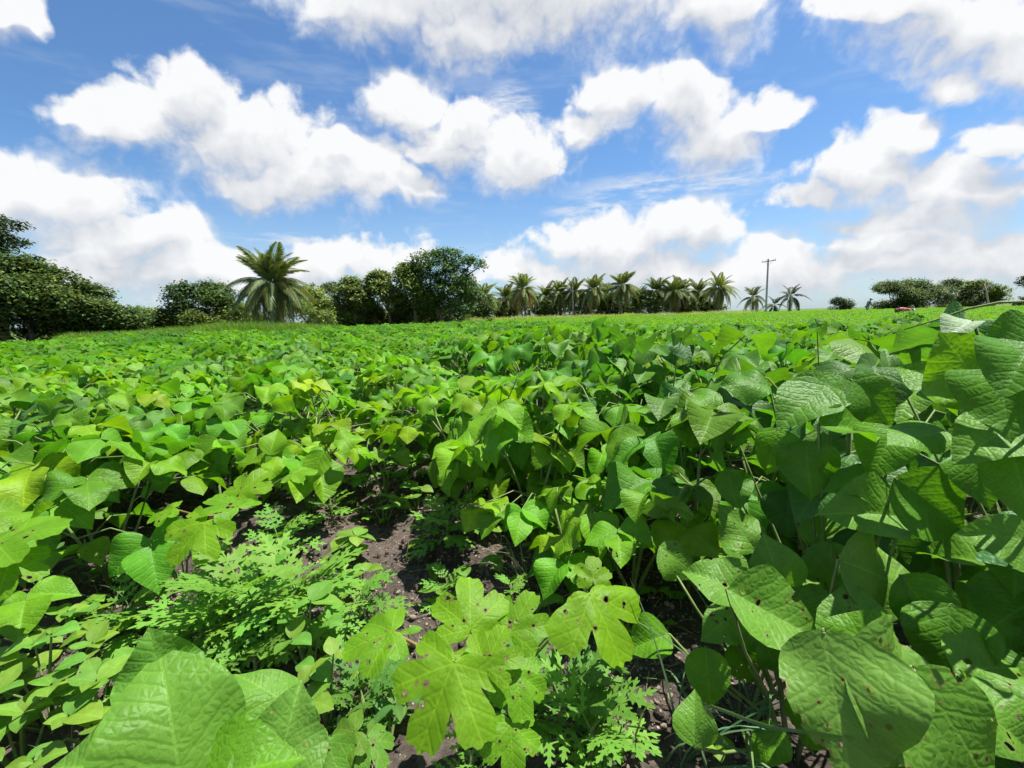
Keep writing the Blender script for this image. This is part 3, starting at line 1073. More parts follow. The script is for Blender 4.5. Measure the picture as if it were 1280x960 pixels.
def palm(px, depth, h, fl, trunk_h, label, seed, n=20, group=None, yellow=.2, lean=0.0, dense=1.0, brown=.1, base=(.070, .098, .026)):
    rr = random.Random(seed)
    g = far(px, depth)
    t = empty('coconut_palm', (g.x, g.y, -.05))
    tag(t, label, 'palm tree', group)
    top = Vector((lean * trunk_h, 0, trunk_h))
    mb = MB()
    k = 7
    mb.tube([tuple(top * (i / k) + Vector((math.sin(i * 2.1 + seed) * .02, 0, 0)) - Vector((lean * trunk_h * (i / k) * (1 - i / k), 0, .1 if i == 0 else 0))) for i in range(k + 1)], [.19 - .07 * i / k + (.05 if i == 0 else 0) for i in range(k + 1)], 8)
    mb.build('trunk', M_PALMBARK, t)
    for i in range(n):
        s = (i + .5) / n
        az = i * 2.39996 + rr.uniform(-.25, .25)
        el = R(86 - 130 * s ** 1.0 + rr.uniform(-8, 8))
        kind = 'up' if s < .36 else 'mid' if s < .68 else 'low'
        me = rr.choice(FRONDS[kind])
        o = bpy.data.objects.new('frond', me)
        o.parent = t
        tipd = Vector((math.cos(az) * math.cos(el), math.sin(az) * math.cos(el), math.sin(el)))
        up = Vector((-math.cos(az) * math.sin(el), -math.sin(az) * math.sin(el), math.cos(el)))
        L = fl * rr.uniform(.82, 1.1) * (.85 if kind == 'up' and s < .1 else 1)
        o.matrix_basis = frame_matrix(top + tipd * .1, tipd, up, L)
        c = tint(rr, base, .22)
        if kind == 'low':
            q = rr.random()
            if q < brown: c = (.24, .16, .07)
            elif q < brown + yellow: c = (.34, .27, .04)
        o.color = (*c, 1)
        link(o)
    nb = MB()
    for i in range(5):
        a = i * 1.26
        c = top + Vector((math.cos(a) * .2, math.sin(a) * .2, -.18))
        nb.tube([c + Vector((0, 0, .12)), c + Vector((0, 0, .05)), c - Vector((0, 0, .06)), c - Vector((0, 0, .13))], [.03, .10, .10, .02], 6)
    nb.build('coconut_cluster', plain_cocos, t)
    return t


plain_cocos = plain_material('coconut_husk', (.14, .13, .03), (.28, .20, .05), 4, .6)
palm(346, 30.5, 5.3, 2.9, 3.3, 'large lone coconut palm with yellowed lower fronds', 301, 54, None, .45, -.02, brown=.1, base=(.135, .165, .042))
GP = 'coconut palms of the grove along the far field edge'
for i, (px, d, h, lb) in enumerate([
    (606, 62, 6.0, 'grove palm beside the tallest spreading tree'), (630, 66, 5.3, 'short grove palm second from the tallest tree'),
    (657, 62, 6.3, 'grove palm with bright drooping yellow green fronds, clear of its neighbours'), (681, 67, 5.8, 'grove palm with fallen dull fronds, right of the bright drooping one'),
    (701, 66, 5.7, 'grove palm left of the thin bare grove trunk'), (718, 65, 5.9, 'grove palm leaning over the thin bare grove trunk'),
    (738, 64, 6.6, 'tall grove palm right of the thin bare trunk'), (758, 68, 5.5, 'half hidden grove palm left of the darkest grove palm'),
    (776, 63, 6.5, 'darkest grove palm with an upright crown'), (796, 67, 5.2, 'short grove palm right of the darkest one'),
    (820, 66, 5.8, 'grove palm with a grey hanging skirt, left of a twin crown'), (838, 65, 5.6, 'low grove palm with brown lower fronds'),
    (852, 67, 6.1, 'grove palm with two raised fronds left of the last grove palm'), (871, 69, 5.6, 'grove palm half hidden behind the last one'),
    (898, 64, 5.9, 'last round crowned palm at the right end of the grove'), (642, 70, 5.4, 'grove palm in the second row behind the bright drooping one')]):
    palm(px, d, h, 2.7, h - 2.0 if i % 3 else h - 2.5, lb, 310 + i, 36, GP, .3 if i not in (2, 0) else .5, [0, .10, -.08, .04, -.03][i % 5], brown=.2, base=(.18, .22, .05) if i in (2, 6, 14, 0, 4, 9) else (.13, .17, .042))
palm(941, 82, 5.4, 3.0, 3.0, 'greyish palm with a round crown directly left of the utility pole', 331, 20, None, .2, 0, base=(.09, .11, .045), brown=.25)
palm(987, 84, 5.6, 3.1, 3.1, 'windblown palm with a gappy crown right of the utility pole', 332, 13, None, .1, .04, base=(.045, .06, .028))
palm(968, 88, 3.6, 2.4, 1.6, 'short young palm half hidden between the pole and the windblown palm', 333, 11, None, .1, 0, base=(.045, .06, .028))


def bare_trunk():
    g = far(716, 61)
    t = tag(empty('bare_palm_trunk', (g.x, g.y, 0)), 'thin pale bare palm trunk standing in front of the grove', 'dead palm')
    mb = MB()
    mb.tube([(0, 0, -.1), (.03, 0, 2.0), (-.02, 0, 4.0), (-.05, 0, 5.0)], [.09, .075, .07, .06], 7)
    mb.build('trunk', M_PALEBARK, t)
    mb = MB()
    mb.tube([(-.05, 0, 5.0), (.1, 0, 5.25), (.5, 0, 5.1)], [.05, .04, .02], 5)
    mb.tube([(-.05, 0, 5.0), (-.25, .1, 5.2), (-.6, .1, 4.8)], [.05, .04, .02], 5)
    mb.build('dead_frond', M_DRY, t)


bare_trunk()


# ------------------------------------------------------------------ utility pole
def utility_pole():
    g = far(957.5, 68)
    t = tag(empty('utility_pole', (g.x, g.y, 0)), 'tall grey concrete utility pole with a crossarm standing right of the palm grove', 'utility pole')
    lean = -.012
    H = 8.2
    mb = MB()
    b0, b1 = .12, .085
    vs, fs = [], []
    for z, w in ((-.3, b0), (H * .5, .10), (H, b1)):
        for sx, sy in ((-1, -1), (1, -1), (1, 1), (-1, 1)):
            vs.append(Vector((sx * w + lean * z, sy * w * .8, z)))
    for i in range(2):
        for j in range(4):
            fs.append((i * 4 + j, i * 4 + (j + 1) % 4, i * 4 + 4 + (j + 1) % 4, i * 4 + 4 + j))
    fs += [(3, 2, 1, 0), (8, 9, 10, 11)]
    mb.add(vs, fs)
    mb.build('shaft', M_CONC, t, smooth=False)
    ang = R(12)
    ca = Vector((math.cos(ang), -.3, math.sin(ang) * .55)).normalized()
    c = Vector((lean * H, -.25, H - .35))
    arm = MB()
    q = Vector((0, .075, 0))
    zz = Vector((0, 0, .055))
    e0, e1 = c - ca * .92, c + ca * .88
    arm.add([e0 - q - zz, e1 - q - zz, e1 + q - zz, e0 + q - zz, e0 - q + zz, e1 - q + zz, e1 + q + zz, e0 + q + zz], [(3, 2, 1, 0), (4, 5, 6, 7), (0, 1, 5, 4), (1, 2, 6, 5), (2, 3, 7, 6), (3, 0, 4, 7)])
    arm.build('crossarm', M_STEEL, t, smooth=False)
    br = MB()
    br.tube([c - ca * .5 - zz, Vector((lean * H, -.2, H - .95))], [.012, .012], 5)
    br.tube([c + ca * .5 - zz, Vector((lean * H, -.2, H - .95))], [.012, .012], 5)
    br.build('brace', M_STEEL, t)
    for s in (-.85, -.38, .55, .82):
        p = c + ca * s + zz
        ins = MB()
        ins.tube([p, p + Vector((0, 0, .06)), p + Vector((0, 0, .09)), p + Vector((0, 0, .13)), p + Vector((0, 0, .16)), p + Vector((0, 0, .21)), p + Vector((0, 0, .24))], [.015, .015, .05, .035, .05, .035, .015], 8)
        ins.build('insulator', M_PORC, t)


utility_pole()


# ------------------------------------------------------------------ people working far off
def skin_body(name, mat, joints, bones, parent, fingers=(), sub=2):
    me = bpy.data.meshes.new(name)
    names = list(joints)
    me.from_pydata([joints[k][0] for k in names], [(names.index(a), names.index(b)) for a, b in bones], [])
    me.materials.append(mat)
    o = link(bpy.data.objects.new(name, me))
    o.parent = parent
    m = o.modifiers.new('skin', 'SKIN')
    m.use_smooth_shade = True
    for i, k in enumerate(names):
        r = joints[k][1]
        sv = me.skin_vertices[0].data[i]
        sv.radius = r if isinstance(r, tuple) else (r, r)
        sv.use_root = (i == 0)
    s = o.modifiers.new('sub', 'SUBSURF')
    s.levels = s.render_levels = sub
    return o


def cloth_mat(name, c1, c2):
    return plain_material(name, c1, c2, 18, .9, .15, .004)


def hand(prefix, j, bones, wrist, d, side, spreadv):
    """palm and five fingers beyond a wrist"""
    d, side = Vector(d).normalized(), Vector(side).normalized()
    w = Vector(wrist)
    palm_c = w + d * .075
    j[prefix + 'palm'] = (tuple(palm_c), (.034, .02))
    bones.append((prefix + 'wrist', prefix + 'palm'))
    nrm = d.cross(side).normalized()
    for i, (off, ln) in enumerate(((-.028, .075), (-.009, .085), (.010, .08), (.028, .062))):
        a = palm_c + side * off + d * .03
        b = a + d * ln * .55 + nrm * .008
        c = b + d * ln * .42 + nrm * .022
        for nm, p, r in (('a', a, .010), ('b', b, .0085), ('c', c, .007)):
            j[f'{prefix}f{i}{nm}'] = (tuple(p), r)
        bones += [(prefix + 'palm', f'{prefix}f{i}a'), (f'{prefix}f{i}a', f'{prefix}f{i}b'), (f'{prefix}f{i}b', f'{prefix}f{i}c')]
    a = w + d * .04 - side * .036
    b = a + d * .035 - side * .022
    j[prefix + 'ta'], j[prefix + 'tb'] = (tuple(a), .012), (tuple(b), .009)
    bones += [(prefix + 'palm', prefix + 'ta'), (prefix + 'ta', prefix + 'tb')]


def person(g, yaw, label, pose, shirt, trousers, capc, hair=True):
    t = tag(empty('person', (g.x, g.y, gz(g.x, g.y))), label, 'person')
    t.rotation_euler = (0, 0, yaw)
    P = pose
    j = {'pelvis': (P['pelvis'], (.115, .10)), 'belly': (P['belly'], (.12, .10)), 'chest': (P['chest'], (.14, .11)), 'neck': (P['neck'], .055), 'jaw': (P['jaw'], (.06, .07)), 'head': (P['head'], (.082, .095)), 'crown': (P['crown'], (.06, .07))}
    bones = [('pelvis', 'belly'), ('belly', 'chest'), ('chest', 'neck'), ('neck', 'jaw'), ('jaw', 'head'), ('head', 'crown')]
    for s in 'lr':
        for k, r in (('shoulder', .062), ('elbow', .042), ('wrist', .028), ('hip', .088), ('knee', .056), ('ankle', .038), ('toe', .033)):
            j[s + k] = (P[s + k], r)
        bones += [('chest', s + 'shoulder'), (s + 'shoulder', s + 'elbow'), (s + 'elbow', s + 'wrist'), ('pelvis', s + 'hip'), (s + 'hip', s + 'knee'), (s + 'knee', s + 'ankle'), (s + 'ankle', s + 'toe')]
        d = Vector(P[s + 'wrist']) - Vector(P[s + 'elbow'])
        hand(s, j, bones, P[s + 'wrist'], d, (1, 0, 0) if abs(d.normalized().x) < .8 else (0, 1, 0), 1)
    skin_body('body', M_SKIN, j, bones, t)

    def grow(keys, k, off=.012):
        return {q: (j[q][0], tuple(v * k + off for v in (j[q][1] if isinstance(j[q][1], tuple) else (j[q][1],) * 2))) for q in keys}
    sk = ['pelvis', 'belly', 'chest'] + [s + q for s in 'lr' for q in ('shoulder', 'elbow')]
    jj = grow(sk, 1.06)
    bb = [b for b in bones if b[0] in sk and b[1] in sk]
    for s in 'lr':
        w = Vector(P[s + 'elbow']).lerp(Vector(P[s + 'wrist']), .7)
        jj[s + 'cuff'] = (tuple(w), (.048, .048))
        bb.append((s + 'elbow', s + 'cuff'))
    skin_body('shirt', shirt, jj, bb, t)
    tk = ['pelvis'] + [s + q for s in 'lr' for q in ('hip', 'knee', 'ankle')]
    skin_body('trousers', trousers, grow(tk, 1.1, .014), [b for b in bones if b[0] in tk and b[1] in tk], t)
    # face, cap
    h = Vector(P['head'])
    up = (Vector(P['crown']) - Vector(P['neck'])).normalized()
    fw = Vector(P['face']).normalized()
    fw = (fw - up * fw.dot(up)).normalized()
    sd_ = fw.cross(up)
    nb = MB()
    nb.tube([h + fw * .085 + up * .02, h + fw * .115 - up * .025, h + fw * .09 - up * .035], [.008, .017, .01], 6)
    nb.build('nose', M_SKIN, t)
    for s in (-1, 1):
        e = MB()
        c = h + fw * .088 + sd_ * s * .032 + up * .012
        e.tube([c - fw * .012, c, c + fw * .006], [.008, .013, .005], 8)
        e.build('eye', M_EYE, t)
        e = MB()
        c = h + sd_ * s * .088 - up * .01
        e.tube([c - up * .03, c, c + up * .03], [.008, .017, .012], 6)
        e.build('ear', M_SKIN, t)
    e = MB()
    e.tube([h + fw * .083 - up * .062 + sd_ * .028, h + fw * .092 - up * .064, h + fw * .083 - up * .062 - sd_ * .028], [.004, .009, .004], 6)
    e.build('mouth', M_LIP, t)
    hb = MB()
    hb.tube([h - fw * .03 - up * .05, h - fw * .035, h - fw * .02 + up * .06], [.07, .092, .088], 10)
    hb.build('hair', M_HAIR, t)
    cb = MB()
    cb.tube([h + up * .035, h + up * .085, h + up * .125, h + up * .145], [.118, .116, .088, .02], 14)
    cap = cb.build('cap', capc, t)
    br = MB()
    c0 = h + up * .04
    pts, fs = [], []
    for i in range(9):
        a = -1.2 + 2.4 * i / 8
        rd = fw * math.cos(a) + sd_ * math.sin(a)
        pts += [c0 + rd * .10 + up * .006, c0 + rd * (.10 + .085 * math.cos(a * .9)) - up * .008, c0 + rd * .10 - up * .004, c0 + rd * (.10 + .085 * math.cos(a * .9)) - up * .018]
    for i in range(8):
        a = 4 * i
        fs += [(a, a + 1, a + 5, a + 4), (a + 2, a + 6, a + 7, a + 3), (a + 1, a + 3, a + 7, a + 5)]
    br.add(pts, fs)
    br.build('cap_brim', capc, t)
    return t


M_EYE = plain_material('eye', (.02, .015, .012), (.05, .04, .03), 5, .2)
M_LIP = plain_material('lip', (.16, .06, .05), (.18, .075, .06), 5, .5)
M_HAIR = plain_material('hair', (.012, .010, .009), (.02, .017, .015), 30, .6)
STAND = dict(pelvis=(0, 0, .92), belly=(0, .03, 1.06), chest=(0, .12, 1.28), neck=(0, .20, 1.44), jaw=(0, .25, 1.50), head=(0, .28, 1.57), crown=(0, .29, 1.64), face=(0, 1, -.35),
             lshoulder=(-.18, .14, 1.36), lelbow=(-.24, .22, 1.10), lwrist=(-.16, .42, 1.00), rshoulder=(.18, .14, 1.36), relbow=(.24, .18, 1.08), rwrist=(.17, .38, .98),
             lhip=(-.09, 0, .88), lknee=(-.10, .12, .48), lankle=(-.10, .04, .08), ltoe=(-.11, .20, .04), rhip=(.09, 0, .88), rknee=(.10, .0, .47), rankle=(.10, -.14, .08), rtoe=(.11, .02, .04))
STOOP = dict(pelvis=(0, -.30, .62), belly=(0, -.14, .67), chest=(0, .12, .66), neck=(0, .30, .60), jaw=(0, .37, .56), head=(0, .43, .57), crown=(0, .50, .585), face=(0, .5, -1),
             lshoulder=(-.18, .17, .62), lelbow=(-.23, .24, .38), lwrist=(-.15, .36, .20), rshoulder=(.18, .17, .62), relbow=(.23, .22, .38), rwrist=(.15, .38, .21),
             lhip=(-.10, -.30, .60), lknee=(-.16, .02, .36), lankle=(-.12, -.20, .08), ltoe=(-.13, -.03, .04), rhip=(.10, -.30, .60), rknee=(.16, .00, .36), rankle=(.12, -.22, .08), rtoe=(.13, -.05, .04))
W1, W2 = far(1084, 44), far(1131, 25.5)
person(W1, R(-100), 'standing field worker in a white cap and dark grey top facing right', STAND, cloth_mat('grey_shirt', (.12, .125, .14), (.22, .225, .24)), cloth_mat('blue_grey_trousers', (.16, .20, .25), (.25, .29, .34)), cloth_mat('pale_cap', (.62, .55, .52), (.75, .70, .68)))
person(W2, R(-90), 'stooping field worker in a reddish pink shirt and white cap bent over the crop', STOOP, cloth_mat('red_shirt', (.55, .09, .10), (.72, .32, .33)), cloth_mat('brown_trousers', (.10, .07, .05), (.16, .12, .09)), cloth_mat('white_cap', (.68, .67, .64), (.78, .77, .75)))


# ================================================================== the crop
def clump_mesh(name, rr, H, Rd, n, size, base, var=.22, low=.2):
    """one leafy plant as a single mesh, for plants too far off to tell leaf from leaf"""
    b = MB()
    half = [(0, 0), (.20, .17), (.425, .27), (.36, .55), (.14, .86), (0, 1)]
    for p, o in bean_leaves(rr, H, Rd, n, low):
        col = tint(rr, base, var)
        tilt = rr.uniform(.0, .7)
        od = o
        side = Vector((-od.y, od.x, 0))
        up = Vector((rr.uniform(-.3, .3), rr.uniform(-.3, .3), 1)) + od * tilt * .8
        for t in (od - Vector((0, 0, tilt)), od * .3 - side * .9 + Vector((0, 0, rr.uniform(-.4, .1))), od * .3 + side * .9 + Vector((0, 0, rr.uniform(-.4, .1)))):
            m = frame_matrix(p + t * size * .1, t, up + Vector((rr.uniform(-.3, .3), rr.uniform(-.3, .3), 0)), size * rr.uniform(.75, 1.15))
            f, d = rr.uniform(-.1, .35), rr.uniform(.1, .45)
            vs = [m @ Vector((0, y, -d * y * y)) for x, y in half]
            vs += [m @ Vector((s * x, y, f * x - d * y * y)) for s in (1, -1) for x, y in half[1:-1]]
            fs = [(0, 6, 1), (1, 6, 7, 2), (2, 7, 8, 3), (3, 8, 9, 4), (4, 9, 5), (0, 1, 10), (1, 2, 11, 10), (2, 3, 12, 11), (3, 4, 13, 12), (4, 5, 13)]
            b.add(vs, fs, tint(rr, col, .08))
        if rr.random() < .3:
            b.tube([(p.x * .2, p.y * .2, 0), tuple(p * .6 + Vector((0, 0, .06))), tuple(p)], [.004, .003, .002], 3, (.12, .16, .05), False)
    return b.mesh(name, M_FAR, tint=True)


rf = random.Random(21)
CL_BEAN = [clump_mesh('bean_foliage', rf, .50, .42, 22, .132, b) for b in (MID, MID, (.112, .265, .013), (.060, .170, .018), (.092, .235, .013))]
CL_YEL = [clump_mesh('yellow_crop_foliage', rf, .46, .42, 15, .10, b) for b in ((.130, .285, .014), (.150, .295, .013), (.115, .265, .014))]


def field_limit(az):
    """how far the crop runs, by direction (degrees right of straight ahead)"""
    pts = [(-75, 19), (-52, 22), (-40, 26), (-27, 30), (-10, 36), (-2, 38), (3, 55), (25, 58), (30, 78), (75, 80)]
    for (a0, d0), (a1, d1) in zip(pts, pts[1:]):
        if a0 <= az <= a1:
            return d0 + (d1 - d0) * (az - a0) / (a1 - a0)
    return 20


def scatter_stuff(name, pts, protos, label, cat_label=None):
    """one stuff object: protos placed on points with their own turn, size and choice"""
    me = bpy.data.meshes.new(name)
    me.from_pydata([p[0] for p in pts], [], [])
    a = me.attributes.new('turn', 'FLOAT_VECTOR', 'POINT')
    a.data.foreach_set('vector', [q for p in pts for q in p[1]])
    a = me.attributes.new('size', 'FLOAT_VECTOR', 'POINT')
    a.data.foreach_set('vector', [q for p in pts for q in p[2]])
    a = me.attributes.new('pick', 'INT', 'POINT')
    a.data.foreach_set('value', [p[3] for p in pts])
    o = link(bpy.data.objects.new(name, me))
    tag(o, label, None, None, 'stuff')
    g = bpy.data.node_groups.new(name + '_scatter', 'GeometryNodeTree')
    g.interface.new_socket('Geometry', in_out='INPUT', socket_type='NodeSocketGeometry')
    g.interface.new_socket('Geometry', in_out='OUTPUT', socket_type='NodeSocketGeometry')
    gi, go = g.nodes.new('NodeGroupInput'), g.nodes.new('NodeGroupOutput')
    g2i = g.nodes.new('GeometryNodeGeometryToInstance')
    for k, me_ in reversed(list(enumerate(protos))):
        src = bpy.data.objects.new(me_.name + '_source', me_)
        oi = g.nodes.new('GeometryNodeObjectInfo')
        oi.inputs['Object'].default_value = src
        g.links.new(oi.outputs['Geometry'], g2i.inputs[0])
    iop = g.nodes.new('GeometryNodeInstanceOnPoints')
    g.links.new(gi.outputs[0], iop.inputs['Points'])
    g.links.new(g2i.outputs[0], iop.inputs['Instance'])
    iop.inputs['Pick Instance'].default_value = True
    for nm, typ, sock in (('turn', 'FLOAT_VECTOR', 'Rotation'), ('size', 'FLOAT_VECTOR', 'Scale'), ('pick', 'INT', 'Instance Index')):
        na = g.nodes.new('GeometryNodeInputNamedAttribute')
        na.data_type = typ
        na.inputs['Name'].default_value = nm
        g.links.new(na.outputs[0], iop.inputs[sock])
    g.links.new(iop.outputs[0], go.inputs[0])
    md = o.modifiers.new('scatter', 'NODES')
    md.node_group = g
    return o


def in_view(x, y, margin=6):
    return abs(math.degrees(math.atan2(x, y))) < 49.5 + margin


# plants row by row
rr = random.Random(31)
row_pts = []
for k in range(-110, 120):
    s0 = .62 + k * ROW_W
    t = -60.0
    while t < 130:
        t += .33 * rr.uniform(.75, 1.25)
        s = s0 + rr.uniform(-.10, .10)
        x, y = ROWN[0] * s + ROWU.x * t, ROWN[1] * s + ROWU.y * t
        if y < .4: continue
        d = math.hypot(x, y)
        az = math.degrees(math.atan2(x, y))
        if abs(az) > 56 + 20 / d or d > field_limit(az): continue
        row_pts.append((d, x, y, k, rr.random()))
row_pts.sort()
NEAR_HAND = 2.15       # nearer than this every plant is set by hand below
fine_d, mid_n = 6.0, 0
far_b, far_y = [], []
n_fine = n_mid = 0
order = {}
ORD = ['zeroth', 'first', 'second', 'third', 'fourth', 'fifth', 'sixth', 'seventh', 'eighth', 'ninth', 'tenth', 'eleventh', 'twelfth', 'thirteenth', 'fourteenth', 'fifteenth', 'sixteenth', 'seventeenth', 'eighteenth', 'nineteenth', 'twentieth', 'twenty first', 'twenty second']
for d, x, y, k, q in row_pts:
    s = x * ROWN[0] + y * ROWN[1]
    if d < NEAR_HAND: continue
    if abs((W2 - Vector((x, y, 0))).length) < .9 or abs((W1 - Vector((x, y, 0))).length) < .5: continue
    tall = .50 + .15 * noise.noise(Vector((x * .55, y * .55, 1.0))) + .05 * (q - .5) + (.10 if 0.9 < s < 2.6 and d < 6 else 0) + (.03 if x > 0 else 0)
    if k == 1 and d < 4: tall += .12
    bs = MID if q < .45 else FRESH if q < .7 else DEEP if q < .85 else (.072, .19, .028)
    if s > .9 and d < 5: bs = DEEP if q < .6 else MID
    z = gz(x, y)
    vis = in_view(x, y, 3)
    if d < fine_d and vis and n_fine < 165:
        n_fine += 1
        order[k] = order.get(k, 0) + 1
        lod = 2 if d < 3.6 else 1
        tone = {FRESH: 'yellow green', MID: 'mid green', DEEP: 'deep green'}.get(bs, 'green')
        place = 'row edging bare soil' if k == 0 else ORD[k] + ' row right of bare soil' if k > 0 else ORD[-k] + ' row left of bare soil'
        lb = f'{tone} bean plant, {ORD[order[k]]} from the front, {place}'
        gp = 'bean plants of the deep green bed on the right' if s > .9 else 'bean plants of the row along the bare soil' if s > .2 else 'bean plants of the rows on the left'
        bean_plant(x, y, tall, .46 * rr.uniform(.85, 1.1), 25 if lod == 2 else 18, .130 * (1.12 if s > .9 else 1), bs, 1000 + n_fine, lb, gp, BEAN_NEAR if lod == 2 else BEAN_LOW, lod, chew=.15 if lod == 2 else 0)
    elif vis and n_mid < 120 and d < 12:
        n_mid += 1
        az = math.degrees(math.atan2(x, y))
        zone = 'far left of the lone palm' if az < -30 else 'below the lone palm' if az < -15 else 'below the tallest tree' if az < 0 else 'below the palm grove' if az < 22 else 'below the utility pole and beyond'
        e = empty('bean_plant', (x, y, z))
        tag(e, 'bean plant in the closed middle distance canopy, ' + zone, 'bean plant', 'middle distance bean plants, ' + zone)
        f = bpy.data.objects.new('foliage', CL_BEAN[int(q * 997) % len(CL_BEAN)])
        f.parent = e
        sc_ = rr.uniform(.85, 1.12)
        f.matrix_basis = Matrix.Rotation(q * 20, 4, 'Z') @ Matrix.Diagonal((sc_, sc_, tall / .5 * rr.uniform(.9, 1.1), 1))
        link(f)
    else:
        az = math.degrees(math.atan2(x, y))
        big = 1.0 if d < 30 else 1.12
        edge = (13 + max(0, 16 - az) * .8) + 4 * noise.noise(Vector((x * .15, y * .15, 5)))
        if az > -2 and d > edge:
            far_y.append(((x, y, z * 0 - .02), (0, 0, q * 20), (big, big, big * rr.uniform(.85, 1.12) * 1.02), int(q * 997) % len(CL_YEL)))
        else:
            far_b.append(((x, y, z if d < 15 else -.02), (0, 0, q * 20), (big * rr.uniform(.9, 1.1),) * 2 + (tall / .5 * rr.uniform(.8, 1.15),), (3 if noise.noise(Vector((x * .3, y * .3, 9))) < -.1 and q < .7 else int(q * 997) % len(CL_BEAN))))
scatter_stuff('bean_crop', far_b, CL_BEAN, 'closed canopy of bean plants running back to the trees')
scatter_stuff('yellow_green_crop', far_y, CL_YEL, 'brighter yellow green crop beyond the beans on the right')
print('plants', n_fine, n_mid, len(far_b), len(far_y))


# ---- tall grass and pale flowering weeds along the field edge
def tuft_mesh(name, rr, n, H, spread, base, tips=None):
    b = MB()
    for _ in range(n):
        a, q = rr.uniform(0, 6.28), rr.uniform(0, spread)
        p = Vector((math.cos(a) * q, math.sin(a) * q, 0))
        h = H * rr.uniform(.6, 1.1)
        l = Vector((rr.uniform(-.4, .4), rr.uniform(-.4, .4), 1)) * h
        sd_ = Vector((math.cos(a * 3), math.sin(a * 3), 0)) * rr.uniform(.008, .016)
        m = p + l * .6
        e = p + l + Vector((l.x, l.y, -.1 * h)) * .4
        c = tint(rr, base, .25)
        b.add([p - sd_, p + sd_, m + sd_ * .8, m - sd_ * .8, e], [(0, 1, 2, 3), (3, 2, 4)], c)
        if tips and rr.random() < .5:
            for _k in range(3):
                o = e + Vector((rr.gauss(0, .05), rr.gauss(0, .05), rr.gauss(0, .05)))
                b.add([o, o + Vector((.035, 0, .01)), o + Vector((.03, .03, .03)), o + Vector((0, .03, .02))], [(0, 1, 2, 3)], tint(rr, tips, .2))
    return b.mesh(name, M_FAR, tint=True)


TUFT = [tuft_mesh('tall_grass_tuft', rf, 70, .75, .45, (.13, .25, .03)), tuft_mesh('tall_grass_tuft', rf, 70, .6, .45, (.16, .28, .035))]
FLOW = [tuft_mesh('flowering_tuft', rf, 60, .75, .5, (.14, .23, .035), (.24, .30, .10)), tuft_mesh('flowering_tuft', rf, 60, .65, .5, (.13, .22, .03), (.26, .32, .12))]
gp_, fp_ = [], []
for i in range(900):
    px = rr.uniform(75, 420)
    hump = max(0, 1 - abs(px - 300) / 130)
    dd = rr.uniform(25, 31) - hump * 3
    g = far(px, dd)
    gp_.append(((g.x, g.y, -.05), (0, 0, rr.uniform(0, 6)), (1, 1, rr.uniform(.8, 1.1) * (.85 + .55 * hump)), rr.randrange(2)))
for i in range(520):
    px = rr.uniform(585, 940)
    g = far(px, rr.uniform(46, 60) if px > 600 else rr.uniform(38, 44))
    fp_.append(((g.x, g.y, -.05), (0, 0, rr.uniform(0, 6)), (1.3, 1.3, rr.uniform(.8, 1.2)), rr.randrange(2)))
scatter_stuff('tall_grass', gp_, TUFT, 'light green tall grass along the field edge before the left trees')
scatter_stuff('flowering_weeds', fp_, FLOW, 'pale flowering weeds along the foot of the palm grove')

# ================================================================== plants set by hand, nearest
n_hand = 0


def hand(px, py, H, Rd, n, size, base, seed, label, group=None, meshes=BEAN_NEAR, chew=.2, **kw):
    g = on_ground(px, py, .0)
    return bean_plant(g.x, g.y, H, Rd, n, size, base, seed, label, group, meshes, 2, chew=chew, **kw)


def st_at(s, t):
    return ROWN[0] * s + ROWU.x * t, ROWN[1] * s + ROWU.y * t


# the tall bed on the right
for i, (s, t, H, Rd, n, lb) in enumerate([
    (1.34, -.02, .74, .46, 17, 'tall deep green bean plant at the lower right edge, nearest of the tall bed'),
    (1.32, .45, .80, .48, 19, 'tall deep green bean plant with broad overlapping leaves at the front of the tall bed'),
    (1.30, .95, .78, .46, 18, 'tall deep green bean plant second from the front of the tall bed'),
    (1.28, 1.42, .74, .44, 16, 'tall deep green bean plant third from the front of the tall bed'),
    (1.95, .10, .80, .46, 13, 'deep green bean plant against the right photo edge behind the front of the tall bed'),
    (1.98, .62, .80, .46, 13, 'deep green bean plant in the second line of the tall bed, behind the broadest leaves'),
    (1.95, 1.12, .74, .44, 12, 'deep green bean plant of the second line in the tall bed, left of its neighbours')]):
    x, y = st_at(s, t)
    bean_plant(x, y, H, Rd, n + 3, .148 if i < 4 else .14, DEEP if i % 2 == 0 else (.060, .168, .028), 500 + i, lb, None, BEAN_HERO, 2, chew=.06, lower=.34)
# row bordering the bare soil
mid1 = bean_plant(.07, 1.56, .60, .30, 26, .13, FRESH, 520, 'bushy bright green bean plant standing at the centre right of the bare soil', None, BEAN_HERO, 2, chew=.35, lower=.4)
bean_plant(-.20, 1.92, .56, .34, 20, .125, FRESH, 521, 'bright green bean plant directly behind the bushy centre plant', None, BEAN_NEAR, 2, chew=.3)
bean_plant(.34, 1.22, .42, .26, 14, .125, FRESH, 522, 'small bean plant between the bushy centre plant and the chewed front plants', None, BEAN_HERO, 2, chew=.4)
bean_plant(.30, 1.85, .60, .36, 20, .13, MID, 523, 'mid green bean plant between the centre plant and the tall bed', None, BEAN_HERO, 2, chew=.1)
bean_plant(-.02, 2.25, .58, .36, 20, .13, MID, 524, 'mid green bean plant two plants behind the bushy centre plant', None, BEAN_NEAR, 2, chew=.1)
bean_plant(.20, 1.32, .34, .18, 8, .115, FRESH, 525, 'low chewed bean plant at the front foot of the bushy centre plant', None, BEAN_CHEWED, 2)
x, y = st_at(.98, .95)
bean_plant(x, y, .66, .34, 20, .15, DEEP, 526, 'deep green bean plant filling the left face of the tall bed', None, BEAN_HERO, 2, lower=.5)
x, y = st_at(1.0, 1.5)
